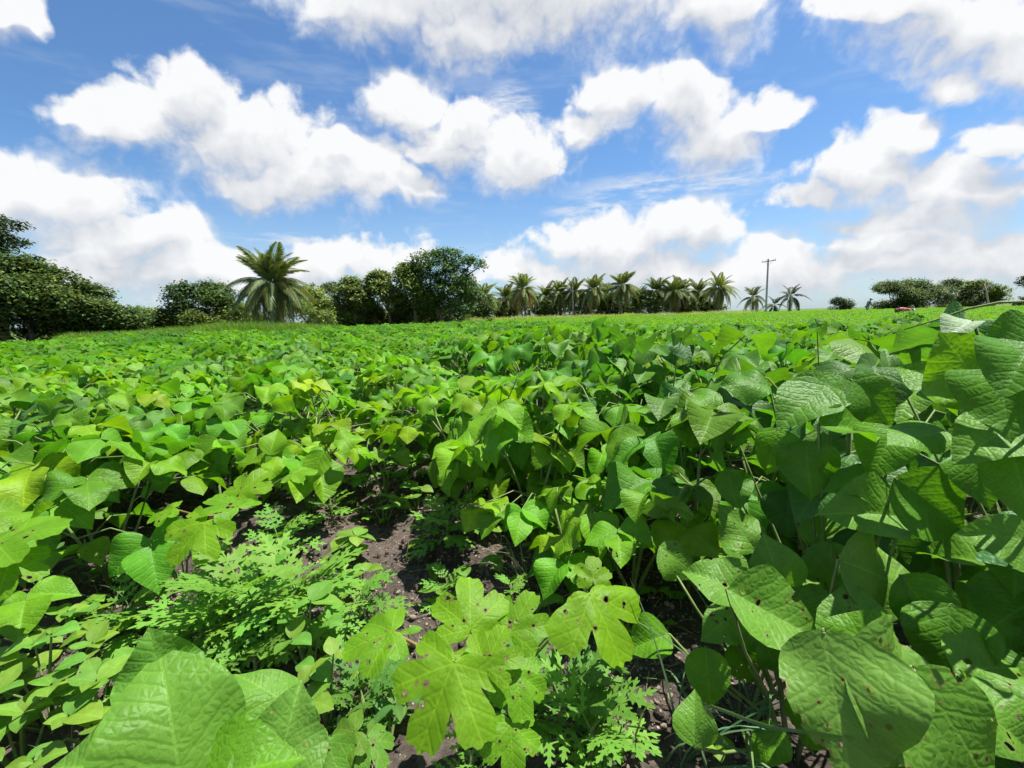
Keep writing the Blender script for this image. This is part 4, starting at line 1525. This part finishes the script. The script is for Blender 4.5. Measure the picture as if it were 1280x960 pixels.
bean_plant(x, y, .66, .34, 20, .14, MID, 527, 'bean plant at the far left end of the face of the tall bed', None, BEAN_HERO, 2, lower=.5)
x, y = st_at(1.02, .10)
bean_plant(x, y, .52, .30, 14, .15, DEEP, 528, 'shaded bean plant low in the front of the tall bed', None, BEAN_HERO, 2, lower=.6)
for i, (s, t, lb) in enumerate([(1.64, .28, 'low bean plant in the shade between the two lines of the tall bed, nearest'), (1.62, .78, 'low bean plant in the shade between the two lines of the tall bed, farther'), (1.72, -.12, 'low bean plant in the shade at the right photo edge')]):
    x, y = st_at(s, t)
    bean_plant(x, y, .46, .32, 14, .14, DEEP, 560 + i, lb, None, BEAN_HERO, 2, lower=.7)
# rows on the left
bean_plant(-.90, 1.86, .42, .24, 9, .14, FRESH, 530, 'small pale green bean plant standing alone on soil left of the bare strip', None, BEAN_HERO, 2, chew=.05, lower=.1)
bean_plant(-1.38, 1.42, .50, .34, 17, .14, MID, 531, 'broad leaved bean plant at the left photo edge above the lobed leaves', None, BEAN_HERO, 2, chew=.05)
bean_plant(-1.80, 1.62, .50, .34, 17, .14, DEEP, 532, 'deep green bean plant cut by the left photo edge', None, BEAN_HERO, 2, chew=.05)
bean_plant(-1.35, 1.98, .50, .32, 17, .13, MID, 533, 'bean plant behind the broad leaved one near the left edge', None, BEAN_NEAR, 2)
bean_plant(-1.75, 2.12, .52, .36, 17, .13, MID, 534, 'bean plant in the second line near the left photo edge', None, BEAN_NEAR, 2)

# chewed front plants, lower right: leaves laid out one by one
x, y = .52, .74
fr = empty('bean_plant', (x, y, gz(x, y)))
tag(fr, 'chewed bean plant with upright holey leaves in front of the tall bed', 'bean plant')
PALEG = (.135, .275, .040)
LITG = (.115, .265, .028)
mb = MB()
for q in ((-.1, .05, .22), (.05, -.02, .26), (.12, .06, .24), (-.02, .1, .25)):
    mb.tube([(0, 0, -.05), (q[0] * .4, q[1] * .4, q[2] * .5), q], [.006, .005, .003], 5)
mb.build('stem', M_STEM, fr)
T, LF, RT = BEAN_CHEWED['t'], BEAN_CHEWED['l'], BEAN_CHEWED['r']
HT = BEAN_HERO['t']
for a in [  # px, py, depth, length, turn, face, mesh, colour, tilt
    (968, 706, .86, .115, 100, .75, HT[0], LITG, .2), (1040, 712, .84, .12, 250, .7, T[1], LITG, .1), (1110, 722, .74, .165, -18, .72, HT[1], PALEG, .1),
    (965, 768, .74, .165, -25, .55, T[0], LITG, .15), (900, 725, .84, .12, 150, .5, T[2], LITG, .1), (1075, 775, .70, .12, 95, .85, LF[0], LITG, .3),
    (885, 845, .80, .10, 265, .85, HT[2], MID, .0), (868, 900, .72, .08, 80, .55, HT[0], LITG, .1), (812, 800, .92, .10, 190, .6, HT[3], MID, .1), (935, 830, .86, .09, 280, .8, RT[2], MID, .1),
    (1000, 740, .82, .10, 60, .6, RT[1], MID, .2), (850, 700, .98, .11, 330, .6, RT[0], LITG, .1), (985, 820, .82, .11, 300, .7, RT[0], DEEP, .0), (1010, 900, .74, .10, 250, .6, LF[3], MID, .0), (905, 775, .88, .11, 200, .5, LF[2], LITG, .1), (1030, 660, .92, .11, 60, .6, HT[2], LITG, .1), (925, 660, .98, .12, 120, .6, T[3], LITG, .2), (960, 930, .74, .08, 210, .5, HT[4], MID, .0)]:
    hero_leaf(fr, a[0], a[1], a[2], a[3], a[4], a[5], a[6], a[7], a[8])
x, y = .66, .46
fq = empty('bean_plant', (x, y, gz(x, y)))
tag(fq, 'nearest bean plant at the lower right corner with very large hole riddled leaves', 'bean plant')
for a in [(1145, 872, .50, .18, -24, .70, T[3], PALEG, .0), (1045, 872, .50, .15, 262, .75, LF[1], PALEG, .05), (1210, 925, .46, .16, -60, .6, RT[3], LITG, .0),
          (1245, 832, .60, .125, 10, .7, T[1], LITG, .1), (1160, 760, .70, .12, 300, .8, HT[2], DEEP, .0), (1268, 765, .66, .13, 200, .8, HT[1], DEEP, .0),
          (1100, 930, .56, .10, 230, .6, HT[0], MID, .0), (1255, 905, .52, .10, 330, .5, LF[2], LITG, .0), (1185, 800, .66, .12, 240, .75, HT[3], DEEP, .0), (1090, 800, .62, .11, 150, .6, HT[5], MID, .0), (1180, 955, .52, .11, 280, .5, HT[4], MID, .0), (1270, 690, .68, .12, 240, .7, HT[0], DEEP, .0)]:
    hero_leaf(fq, *a)
mb = MB()
for q in ((-.12, -.02, .3), (.02, .06, .32), (.1, .02, .28)):
    mb.tube([(0, 0, -.05), (q[0] * .3, q[1] * .3, q[2] * .5), q], [.007, .006, .004], 5)
mb.build('stem', M_STEM, fq)
# broad leaves on the face of the tall bed
x, y = st_at(1.02, .52)
fb = empty('bean_plant', (x, y, gz(x, y)))
tag(fb, 'bean plant with very broad hanging leaves on the face of the tall right bed', 'bean plant')
BH, BL, BR = BEAN_HERO['t'], BEAN_HERO['l'], BEAN_HERO['r']
for a in [(1085, 640, .76, .145, 172, .62, BH[3], LITG, .0), (1168, 632, .72, .16, -42, .82, BH[0], DEEP, .0), (1070, 600, .80, .12, 190, .6, BL[1], DEEP, .0),
          (1008, 500, .86, .165, 205, .45, BH[2], DEEP, .1), (1098, 500, .86, .15, 310, .55, BR[0], DEEP, .1), (1030, 480, .90, .14, 150, .4, BL[0], DEEP, .1),
          (1010, 582, .84, .125, 258, .8, BH[1], DEEP, .0), (965, 560, .90, .115, 240, .75, BL[2], MID, .0), (1105, 560, .80, .13, 225, .6, BH[0], MID, .0),
          (1060, 535, .82, .13, -8, .5, BR[1], MID, .0), (862, 535, 1.15, .12, 262, .8, BH[0], LITG, .0), (915, 610, 1.02, .11, 275, .75, BL[1], DEEP, .0),
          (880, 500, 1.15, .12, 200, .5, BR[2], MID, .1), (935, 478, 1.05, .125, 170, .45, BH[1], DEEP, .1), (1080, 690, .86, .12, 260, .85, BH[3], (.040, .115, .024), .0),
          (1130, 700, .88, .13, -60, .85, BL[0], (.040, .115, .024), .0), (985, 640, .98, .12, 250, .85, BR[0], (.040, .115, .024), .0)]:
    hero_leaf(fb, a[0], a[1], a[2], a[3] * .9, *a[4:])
x, y = st_at(1.30, .16)
fe = empty('bean_plant', (x, y, gz(x, y)))
tag(fe, 'bean plant reaching to eye level at the right photo edge with one pale upturned leaf', 'bean plant')
for a in [(1212, 462, .62, .135, 112, .75, BH[1], FRESH, .2), (1240, 545, .60, .125, 200, .6, BH[2], LITG, .0), (1275, 452, .55, .11, 215, .55, BH[3], DEEP, .1),
          (1262, 668, .62, .11, 165, .6, BL[0], LITG, .0), (1170, 470, .72, .11, 135, .6, BL[2], MID, .1), (1255, 500, .58, .12, 250, .7, BR[1], DEEP, .0),
          (1150, 545, .70, .11, 190, .5, BR[2], MID, .0), (1275, 600, .58, .12, 255, .8, BL[1], MID, .0), (1276, 424, .62, .09, 175, .4, BR[3], DEEP, .0), (1225, 590, .66, .11, 260, .8, BH[0], DEEP, 0)]:
    hero_leaf(fe, a[0], a[1], a[2], a[3] * .9, *a[4:])
o = hero_leaf(fe, 1200, 408, .70, .062, 200, .2, BH[0], (.34, .44, .27), .0)
o['label'] = 'pale silvery upturned leaf'
tb = MB()
c = [at(1130, 412, .80), at(1170, 400, .78), at(1210, 386, .74), at(1250, 378, .70), at(1290, 377, .68)]
tb.tube([q - fe.location for q in c], [.0012, .0016, .002, .0022, .0024], 5)
tb.build('tendril', M_STEM, fe)

# big leaves, lower left corner
x, y = -.34, .40
BROAD = leaf_mesh('bean_leaf_broad', bean_outline(1.12, 1.06, .05, .72, rg, .01), .04, M_BEAN_FINE, rg, (), .10, .9, .07, .006, .1, -.25)
fl_ = empty('bean_plant', (x, y, gz(x, y)))
tag(fl_, 'nearest bean plant at the lower left corner with one very large quilted leaf', 'bean plant')
for a in [(215, 905, .50, .155, 104, .66, BROAD, LITG, .05), (200, 842, .54, .10, 100, .5, BH[1], (.10, .25, .028), .2), (355, 928, .54, .11, 80, .72, T[2], (.115, .25, .035), .05),
          (120, 955, .52, .14, 170, .5, BH[3], LITG, .0), (335, 862, .60, .10, 150, .4, BL[1], LITG, .0), (300, 960, .50, .12, 20, .5, BH[0], MID, .0)]:
    hero_leaf(fl_, *a, lean=.15)

# pale plant standing alone, left of the bare strip
fp2 = bean_plant(-.62, 2.05, .34, .18, 4, .13, FRESH, 541, 'little bean plant with a few upright leaves just behind the bare soil', None, BEAN_HERO, 2, lower=0)
for a in [(342, 552, 1.75, .12, 85, .8, BH[0], FRESH, .1), (435, 548, 1.75, .12, 10, .45, BH[1], FRESH, .0), (395, 582, 1.6, .13, 250, .4, BH[2], FRESH, .0)]:
    hero_leaf(fp2, *a, stalk=False)


# ---- okra plants with lobed leaves
def okra_plant(px, py, H, label, leaves, base=(.145, .315, .012), seed=1, z=0.0):
    g = on_ground(px, py, z)
    g.z = gz(g.x, g.y)
    t = tag(empty('okra_plant', g), label, 'okra plant')
    mb = MB()
    mb.tube([(0, 0, -.05), (.005, 0, H * .4), (-.005, .005, H * .75), (0, 0, H)], [.010, .008, .006, .003], 6)
    mb.build('stem', M_STEM, t)
    rr = random.Random(seed)
    for i, (lx, ly, dep, ln, turn, face, mi) in enumerate(leaves):
        c = at(lx, ly, dep)
        t_ = R(turn)
        tip = (CAM_R @ Vector((math.cos(t_), math.sin(t_), .1 - .95 * math.sin(t_)))).normalized()
        ln *= 1 + .22 * abs(math.sin(t_))
        face *= .5
        nrm = Vector((0, 0, 1)) * (1 - face) + (CAM_P - c).normalized() * face + sd * .5
        pos = c - tip * ln * .16
        put_leaf(t, OKRA[mi], pos, tip, nrm, ln * .82, green(rr, base, .1, .2))
        sb = MB()
        q = pos - t.location
        r0 = Vector((0, 0, H * rr.uniform(.3, .8)))
        sb.tube([r0, r0.lerp(q, .5) + Vector((0, 0, -.015)), q], [.0045, .0035, .003], 5, cap=False)
        sb.build('leaf_stalk', M_STEM if i % 2 else M_REDSTEM, t)
    return t


M_REDSTEM = plain_material('reddish_stem', (.20, .10, .05), (.22, .19, .07), 20, .5)
okra_plant(606, 905, .30, 'largest okra plant with lobed yellow green leaves, at the bottom centre', [
    (552, 862, .72, .215, 238, .70, 0), (588, 762, .84, .165, 95, .62, 1), (648, 772, .84, .145, 55, .55, 4), (752, 768, .82, .205, -55, .72, 2),
    (470, 796, .82, .175, 190, .68, 3), (648, 858, .74, .115, -75, .65, 3), (615, 815, .76, .12, 60, .3, 4), (742, 716, .92, .09, 80, .6, 3), (640, 925, .70, .11, 280, .6, 1)], seed=5)
okra_plant(285, 690, .26, 'okra plant with rounded lobed leaves, above the feathery weed bed', [
    (240, 668, 1.22, .215, 236, .62, 0), (285, 628, 1.32, .20, 160, .5, 4), (310, 605, 1.40, .17, 60, .4, 1), (375, 590, 1.45, .15, 10, .4, 3), (205, 640, 1.35, .13, 200, .5, 3)], seed=6)
okra_plant(-30, 790, .24, 'okra plant with scalloped leaves cut by the left photo edge', [
    (22, 668, 1.02, .25, 20, .55, 3), (8, 712, .98, .16, -60, .5, 1), (-40, 640, 1.1, .2, 120, .5, 4)], seed=7)
okra_plant(430, 960, .16, 'low okra seedling with toothed leaves hidden at the bottom edge', [
    (430, 925, .66, .10, 200, .6, 3), (400, 948, .62, .10, 250, .6, 1), (468, 935, .66, .08, 330, .6, 4)], seed=8, base=(.11, .24, .024))


# ---- feathery weeds
def feather_weed(px, py, Rd, n, label, seed, H=.16, base=(.15, .30, .07), group=None):
    g = on_ground(px, py)
    g.z = gz(g.x, g.y)
    t = tag(empty('feathery_weed', g), label, 'weed', group)
    rr = random.Random(seed)
    mb = MB()
    for i in range(n):
        s = (i + .5) / n
        az = i * 2.39996 + rr.uniform(-.35, .35)
        el = R(55 - 48 * s + rr.uniform(-10, 10))
        d = Vector((math.cos(az) * math.cos(el), math.sin(az) * math.cos(el), math.sin(el)))
        up = Vector((-math.cos(az) * math.sin(el), -math.sin(az) * math.sin(el), math.cos(el))) + Vector((rr.uniform(-.3, .3), rr.uniform(-.3, .3), 0))
        root = Vector((0, 0, H * (1 - s) * .8 + .01))
        L = Rd * rr.uniform(.75, 1.1)
        put_leaf(t, rr.choice(FEATHER), g + root + d * L * .15, d, up, L, green(rr, base, .15, .3))
        mb.tube([tuple(root), tuple(root + d * L * .18)], [.003, .002], 4, cap=False)
    mb.tube([(0, 0, -.04), (0, 0, H * .9)], [.006, .004], 5)
    mb.build('stem', M_STEM, t)
    return t


for i, a in enumerate([
    (310, 775, .24, 22, 'widest bright feathery weed of the bed above the large quilted leaf'), (255, 800, .17, 14, 'feathery weed at the left end of the bright feathery bed'),
    (375, 765, .20, 16, 'feathery weed at the right end of the bright feathery bed'), (320, 835, .16, 12, 'shaded feathery weed below the widest one, over dark soil'),
    (155, 770, .16, 12, 'dusky feathery weed beside the round leaved weed at left'), (445, 760, .17, 11, 'feathery weed on the left rim of the bare soil patch'),
    (560, 672, .20, 13, 'feathery weed spreading leftwards under the bushy centre plant'), (560, 735, .10, 8, 'small feathery weed behind the largest okra top'),
    (640, 755, .08, 7, 'tiny feathery weed beside the dry grass on bare soil'), (700, 905, .19, 15, 'dark green feathery weed right of the largest okra'),
    (740, 955, .16, 12, 'feathery weed at the bottom edge right of the largest okra'), (515, 590, .17, 10, 'feathery weed far back along the bare soil strip'),
    (440, 860, .12, 9, 'feathery weed under the leftmost okra leaf'), (415, 640, .13, 9, 'feathery weed between the lone bean plant and the bare soil'),
    (455, 880, .14, 9, 'lower feathery weed left of the largest okra stem'), (350, 690, .16, 10, 'feathery weed behind the bright feathery bed'), (590, 950, .12, 8, 'feathery weed in the shade below the largest okra')]):
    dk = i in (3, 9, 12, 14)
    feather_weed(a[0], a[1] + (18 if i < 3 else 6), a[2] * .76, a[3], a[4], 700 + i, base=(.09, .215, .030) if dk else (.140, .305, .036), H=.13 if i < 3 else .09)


# ---- round leaved weeds
def round_weed(px, py, H, Rd, n, size, label, seed, meshes=OVAL, base=(.135, .275, .030), pairs=True):
    g = on_ground(px, py)
    g.z = gz(g.x, g.y)
    t = tag(empty('round_leaved_weed', g), label, 'weed')
    rr = random.Random(seed)
    mb = MB()
    for i in range(n):
        s = (i + .5) / n
        az = i * 2.39996 + rr.uniform(-.4, .4)
        p = Vector((math.cos(az) * Rd * math.sqrt(s), math.sin(az) * Rd * math.sqrt(s), H * (1 - .6 * s) * rr.uniform(.8, 1.1)))
        mb.tube([(0, 0, -.03), tuple(p * .5 + Vector((0, 0, .02))), tuple(p)], [.004, .003, .0018], 4, cap=False)
        for k in range(rr.choice((3, 4))):
            a2 = az + k * 1.65 + rr.uniform(-.4, .4)
            el = rr.uniform(-.1, .7)
            d = Vector((math.cos(a2), math.sin(a2), el))
            put_leaf(t, rr.choice(meshes), g + p - Vector((0, 0, .004)), d, Vector((-d.x * el, -d.y * el, 1)) + Vector((rr.uniform(-.3, .3), rr.uniform(-.3, .3), 0)), size * rr.uniform(.6, 1.15), green(rr, base, .16, .5))
    mb.build('stem', M_STEM, t)


for i, a in enumerate([
    (60, 880, .20, .17, 13, .062, 'largest round leaved weed, bushy, at the lower left edge'), (120, 905, .16, .12, 9, .060, 'round leaved weed between the bushy one and the large quilted leaf'),
    (20, 930, .14, .12, 8, .058, 'round leaved weed in the lower left corner'), (85, 800, .13, .07, 5, .056, 'round leaved weed with bright upper leaves above the bushy one'),
    (440, 690, .10, .05, 3, .075, 'seedling with large round leaves left of the bare soil patch'), (385, 830, .20, .07, 5, .070, 'round leaved weed with a pale crinkled leaf beside the large quilted leaf'),
    (480, 640, .14, .09, 5, .062, 'straggly round leaved weed behind the bare soil patch'), (520, 628, .13, .08, 5, .058, 'round leaved weed right of the straggly one, near the centre plant'),
    (455, 600, .14, .09, 5, .058, 'round leaved weed at the far end of the bare strip'), (545, 745, .09, .03, 1, .075, 'two leaved seedling standing alone on the bare soil'),
    (450, 720, .06, .04, 2, .055, 'tiny two leaved seedling low on the bare soil edge'), (500, 545, .16, .10, 6, .060, 'round leaved weed further back along the strip'),
    (700, 700, .16, .10, 6, .075, 'pale chewed weed at the foot of the bushy centre plant'), (760, 720, .15, .09, 5, .075, 'round leaved weed between the centre plant and the chewed front plant'),
    (410, 880, .18, .06, 4, .06, 'upright round leaved weed right of the large quilted leaf'), (190, 880, .10, .08, 5, .05, 'low round leaved weed behind the large quilted leaf')]):
    round_weed(a[0], a[1], a[2], a[3], a[4], a[5], a[6], 800 + i)
for i, a in enumerate([(158, 722, .16, .07, 5, .075, 'small narrow leaved weed in the shade near the left lobed leaves'), (60, 735, .14, .10, 5, .07, 'dark narrow leaved weed under the scalloped leaves'),
                       (230, 720, .12, .09, 5, .07, 'narrow leaved weed behind the feathery bed'), (480, 905, .12, .08, 5, .07, 'narrow leaved weed under the largest okra')]):
    round_weed(*a, 840 + i, meshes=NARROW, base=(.08, .19, .035))


# ---- grass tufts
def grass_tuft(px, py, n, H, label, seed, base, spread=.02, tilt=.5):
    g = on_ground(px, py)
    g.z = gz(g.x, g.y) - .01
    t = tag(empty('grass_tuft', g), label, 'grass tuft')
    rr = random.Random(seed)
    for i in range(n):
        az = rr.uniform(0, 6.283)
        d = Vector((math.cos(az), math.sin(az), 0))
        up = (Vector((0, 0, 1)) + d * rr.uniform(-.1, tilt)).normalized()
        side = d.cross(up).normalized()
        tip = up.cross(side)
        tip = -tip if tip.dot(d) < 0 else tip
        put_leaf(t, rr.choice(GRASS), g + Vector((rr.gauss(0, spread), rr.gauss(0, spread), 0)), tip, up, H * rr.uniform(.6, 1.15), green(rr, base, .2, .4), 'blade')


grass_tuft(662, 735, 18, .24, 'dry greyish grass tuft on bare soil behind the largest okra', 901, (.20, .22, .13), .025, .7)
grass_tuft(930, 905, 14, .42, 'long green grass tuft crossing the chewed front plants', 902, (.11, .20, .07), .02, .5)
grass_tuft(850, 965, 10, .30, 'bluish green grass tuft at the bottom edge', 903, (.10, .19, .085), .02, .8)
grass_tuft(140, 745, 9, .20, 'thin grass tuft in the shade at left', 904, (.10, .17, .07), .03, .9)
grass_tuft(790, 905, 8, .22, 'sparse dry grass tuft on the dark soil right of the okra', 905, (.16, .17, .10), .03, .4)
grass_tuft(110, 930, 8, .20, 'thin grass tuft among the round leaved weeds', 906, (.10, .17, .06), .03, .9)
grass_tuft(520, 700, 7, .16, 'short dry grass tuft on the bare soil patch', 907, (.20, .19, .12), .03, .8)
bl = tag(empty('grass_tuft', on_ground(915, 940)), 'single long arching grass blade over the lower right leaves', 'grass tuft')
mb = MB()
pts = [on_ground(915, 940), at(880, 885, .58), at(960, 908, .52), at(1080, 925, .48), at(1190, 950, .46)]
cat = []
for i in range(len(pts) - 1):
    for k in range(4):
        t_ = k / 4
        p0, p1, p2, p3 = pts[max(i - 1, 0)], pts[i], pts[i + 1], pts[min(i + 2, len(pts) - 1)]
        cat.append(.5 * ((2 * p1) + (p2 - p0) * t_ + (2 * p0 - 5 * p1 + 4 * p2 - p3) * t_ ** 2 + (3 * p1 - p0 - 3 * p2 + p3) * t_ ** 3) - bl.location)
vs = []
for i, p in enumerate(cat):
    w = .0035 * (1 - i / len(cat)) ** .5
    vs += [p + Vector((0, 0, w)), p + Vector((0, w, -.001)), p - Vector((0, 0, w))]
mb.add(vs, [(3 * i + j, 3 * i + j + 1, 3 * i + j + 4, 3 * i + j + 3) for i in range(len(cat) - 1) for j in range(2)])
o = mb.build('blade', M_GRASS, bl)
o.color = (.12, .21, .09, 1)


# ---- pebbles, clods and dry litter on the bare soil
def stone_mesh(rr):
    import bmesh
    bm = bmesh.new()
    bmesh.ops.create_icosphere(bm, subdivisions=2, radius=1)
    ph = rr.uniform(0, 50)
    sx, sy, sz = rr.uniform(.8, 1.2), rr.uniform(.6, 1), rr.uniform(.45, .75)
    for v in bm.verts:
        k = 1 + .35 * noise.noise(v.co * 1.3 + Vector((ph, 0, 0)))
        v.co = Vector((v.co.x * sx * k, v.co.y * sy * k, v.co.z * sz * k))
    me = bpy.data.meshes.new('pebble')
    bm.to_mesh(me)
    bm.free()
    me.materials.append(M_STONE)
    me.polygons.foreach_set('use_smooth', [True] * len(me.polygons))
    return me


def clod_mesh(rr):
    me = stone_mesh(rr)
    me.name = 'clod'
    me.materials[0] = M_SOIL
    for v in me.vertices:
        v.co *= 1 + .25 * noise.noise(v.co * 4)
    return me


STONES = [stone_mesh(rg) for _ in range(6)]
CLODS = [clod_mesh(rg) for _ in range(6)]
PATCH = [(520, 720, 60, 45), (545, 790, 70, 30), (800, 750, 40, 40), (820, 850, 60, 60), (480, 600, 50, 30), (200, 740, 60, 40), (150, 810, 60, 30), (680, 720, 60, 40), (740, 800, 50, 50), (620, 640, 50, 30)]
pp, cp = [], []
for i in range(2600):
    c = rr.choice(PATCH)
    g = on_ground(c[0] + rr.gauss(0, c[2]), c[1] + rr.gauss(0, c[3]))
    if g.y < .3 or g.y > 4: continue
    r_ = rr.choice((.002, .003, .0035, .005))
    pp.append(((g.x, g.y, gz(g.x, g.y) + r_ * .3), (rr.uniform(0, 6), 0, rr.uniform(0, 6)), (r_, r_, r_), rr.randrange(6)))
for i in range(5200):
    x, y = rr.uniform(-1.8, 1.4), rr.uniform(.35, 3.2)
    r_ = rr.choice((.005, .007, .009, .013))
    cp.append(((x, y, gz(x, y) + r_ * .2), (rr.uniform(0, 6), rr.uniform(0, 6), rr.uniform(0, 6)), (r_, r_, r_), rr.randrange(6)))
scatter_stuff('gravel', pp, STONES, 'small pale grit on the dark soil')
scatter_stuff('soil_clods', cp, CLODS, 'loose dark soil crumbs')
for i in range(46):
    c = PATCH[i % 5] if i < 32 else rr.choice(PATCH)
    g = on_ground(c[0] + rr.gauss(0, c[2] * .8), c[1] + rr.gauss(0, c[3] * .8))
    o = link(bpy.data.objects.new('pebble', rr.choice(STONES)))
    r_ = rr.uniform(.006, .012)
    o.location = (g.x, g.y, gz(g.x, g.y) + r_ * .3)
    o.scale = (r_,) * 3
    o.rotation_euler = (0, 0, rr.uniform(0, 6))
    tag(o, 'small tan pebble lying on the dark bare soil', 'pebble', 'pebbles on the bare soil')
lt = MB()
for i in range(240):
    c = rr.choice(PATCH)
    g = on_ground(c[0] + rr.gauss(0, c[2]), c[1] + rr.gauss(0, c[3]))
    if g.y < .3 or g.y > 4: continue
    z = gz(g.x, g.y) + .004
    a, L = rr.uniform(0, 6.28), rr.uniform(.02, .09)
    d = Vector((math.cos(a), math.sin(a), 0)) * L
    p = Vector((g.x, g.y, z))
    lt.tube([p, p + d * .5 + Vector((0, 0, rr.uniform(0, .012))), p + d + Vector((0, 0, rr.uniform(-.002, .015)))], [.0012, .0011, .0007], 4)
o = lt.build('dry_litter', M_DRY)
tag(o, 'thin dry stalks strewn over the soil', None, None, 'stuff')


# ---- tiny seedlings sprinkled over the soil between the plants
def seedling(k):
    t = tag(empty('seedling', (0, 0, 0)), 'tiny round leaved seedling sprouting from the bare soil', 'seedling', 'tiny seedlings on the bare soil')
    rr = random.Random(950 + k)
    h = rr.uniform(.025, .06)
    mb = MB()
    mb.tube([(0, 0, -.01), (.003, 0, h * .5), (0, .003, h)], [.0018, .0015, .0012], 4, cap=False)
    mb.build('stem', M_STEM, t)
    for j in range(rr.choice((2, 3, 4))):
        a = j * 1.7 + rr.uniform(-.3, .3)
        d = Vector((math.cos(a), math.sin(a), rr.uniform(.0, .5)))
        put_leaf(t, rr.choice(OVAL), Vector((0, 0, h)), d, Vector((-d.x * d.z, -d.y * d.z, 1)), rr.uniform(.022, .045), green(rr, (.14, .29, .022), .15, .4))
    return t


SEEDLINGS = [seedling(k) for k in range(5)]
rs = random.Random(951)
for i in range(95):
    if i < 60:
        c = PATCH[i % len(PATCH)]
        g = on_ground(c[0] + rs.gauss(0, c[2] * 1.4), c[1] + rs.gauss(0, c[3] * 1.4))
    else:
        g = Vector((rs.uniform(-1.7, .9), rs.uniform(.55, 2.6), 0))
    if g.y < .4 or g.y > 3.2: continue
    src = SEEDLINGS[i % 5]
    if i < 5:
        t = src
    else:
        t = src.copy()
        sc.collection.objects.link(t)
        for ch in src.children:
            c2 = ch.copy()
            c2.parent = t
            sc.collection.objects.link(c2)
    t.location = (g.x, g.y, gz(g.x, g.y))
    t.rotation_euler = (0, 0, rs.uniform(0, 6.28))
    t.scale = (rs.uniform(.8, 1.5),) * 3
for i, (x, y, lb) in enumerate([(-1.15, .78, 'bushy round leaved weed low at the far left of the photo'), (-.95, .50, 'round leaved weed in the lowest left corner under its neighbours')]):
    q = CAM_R.inverted() @ (Vector((x, y, 0)) - CAM_P)
    round_weed(640 + F * q.x / -q.z, 480 - F * q.y / -q.z, .18, .16, 12, .062, lb, 870 + i)
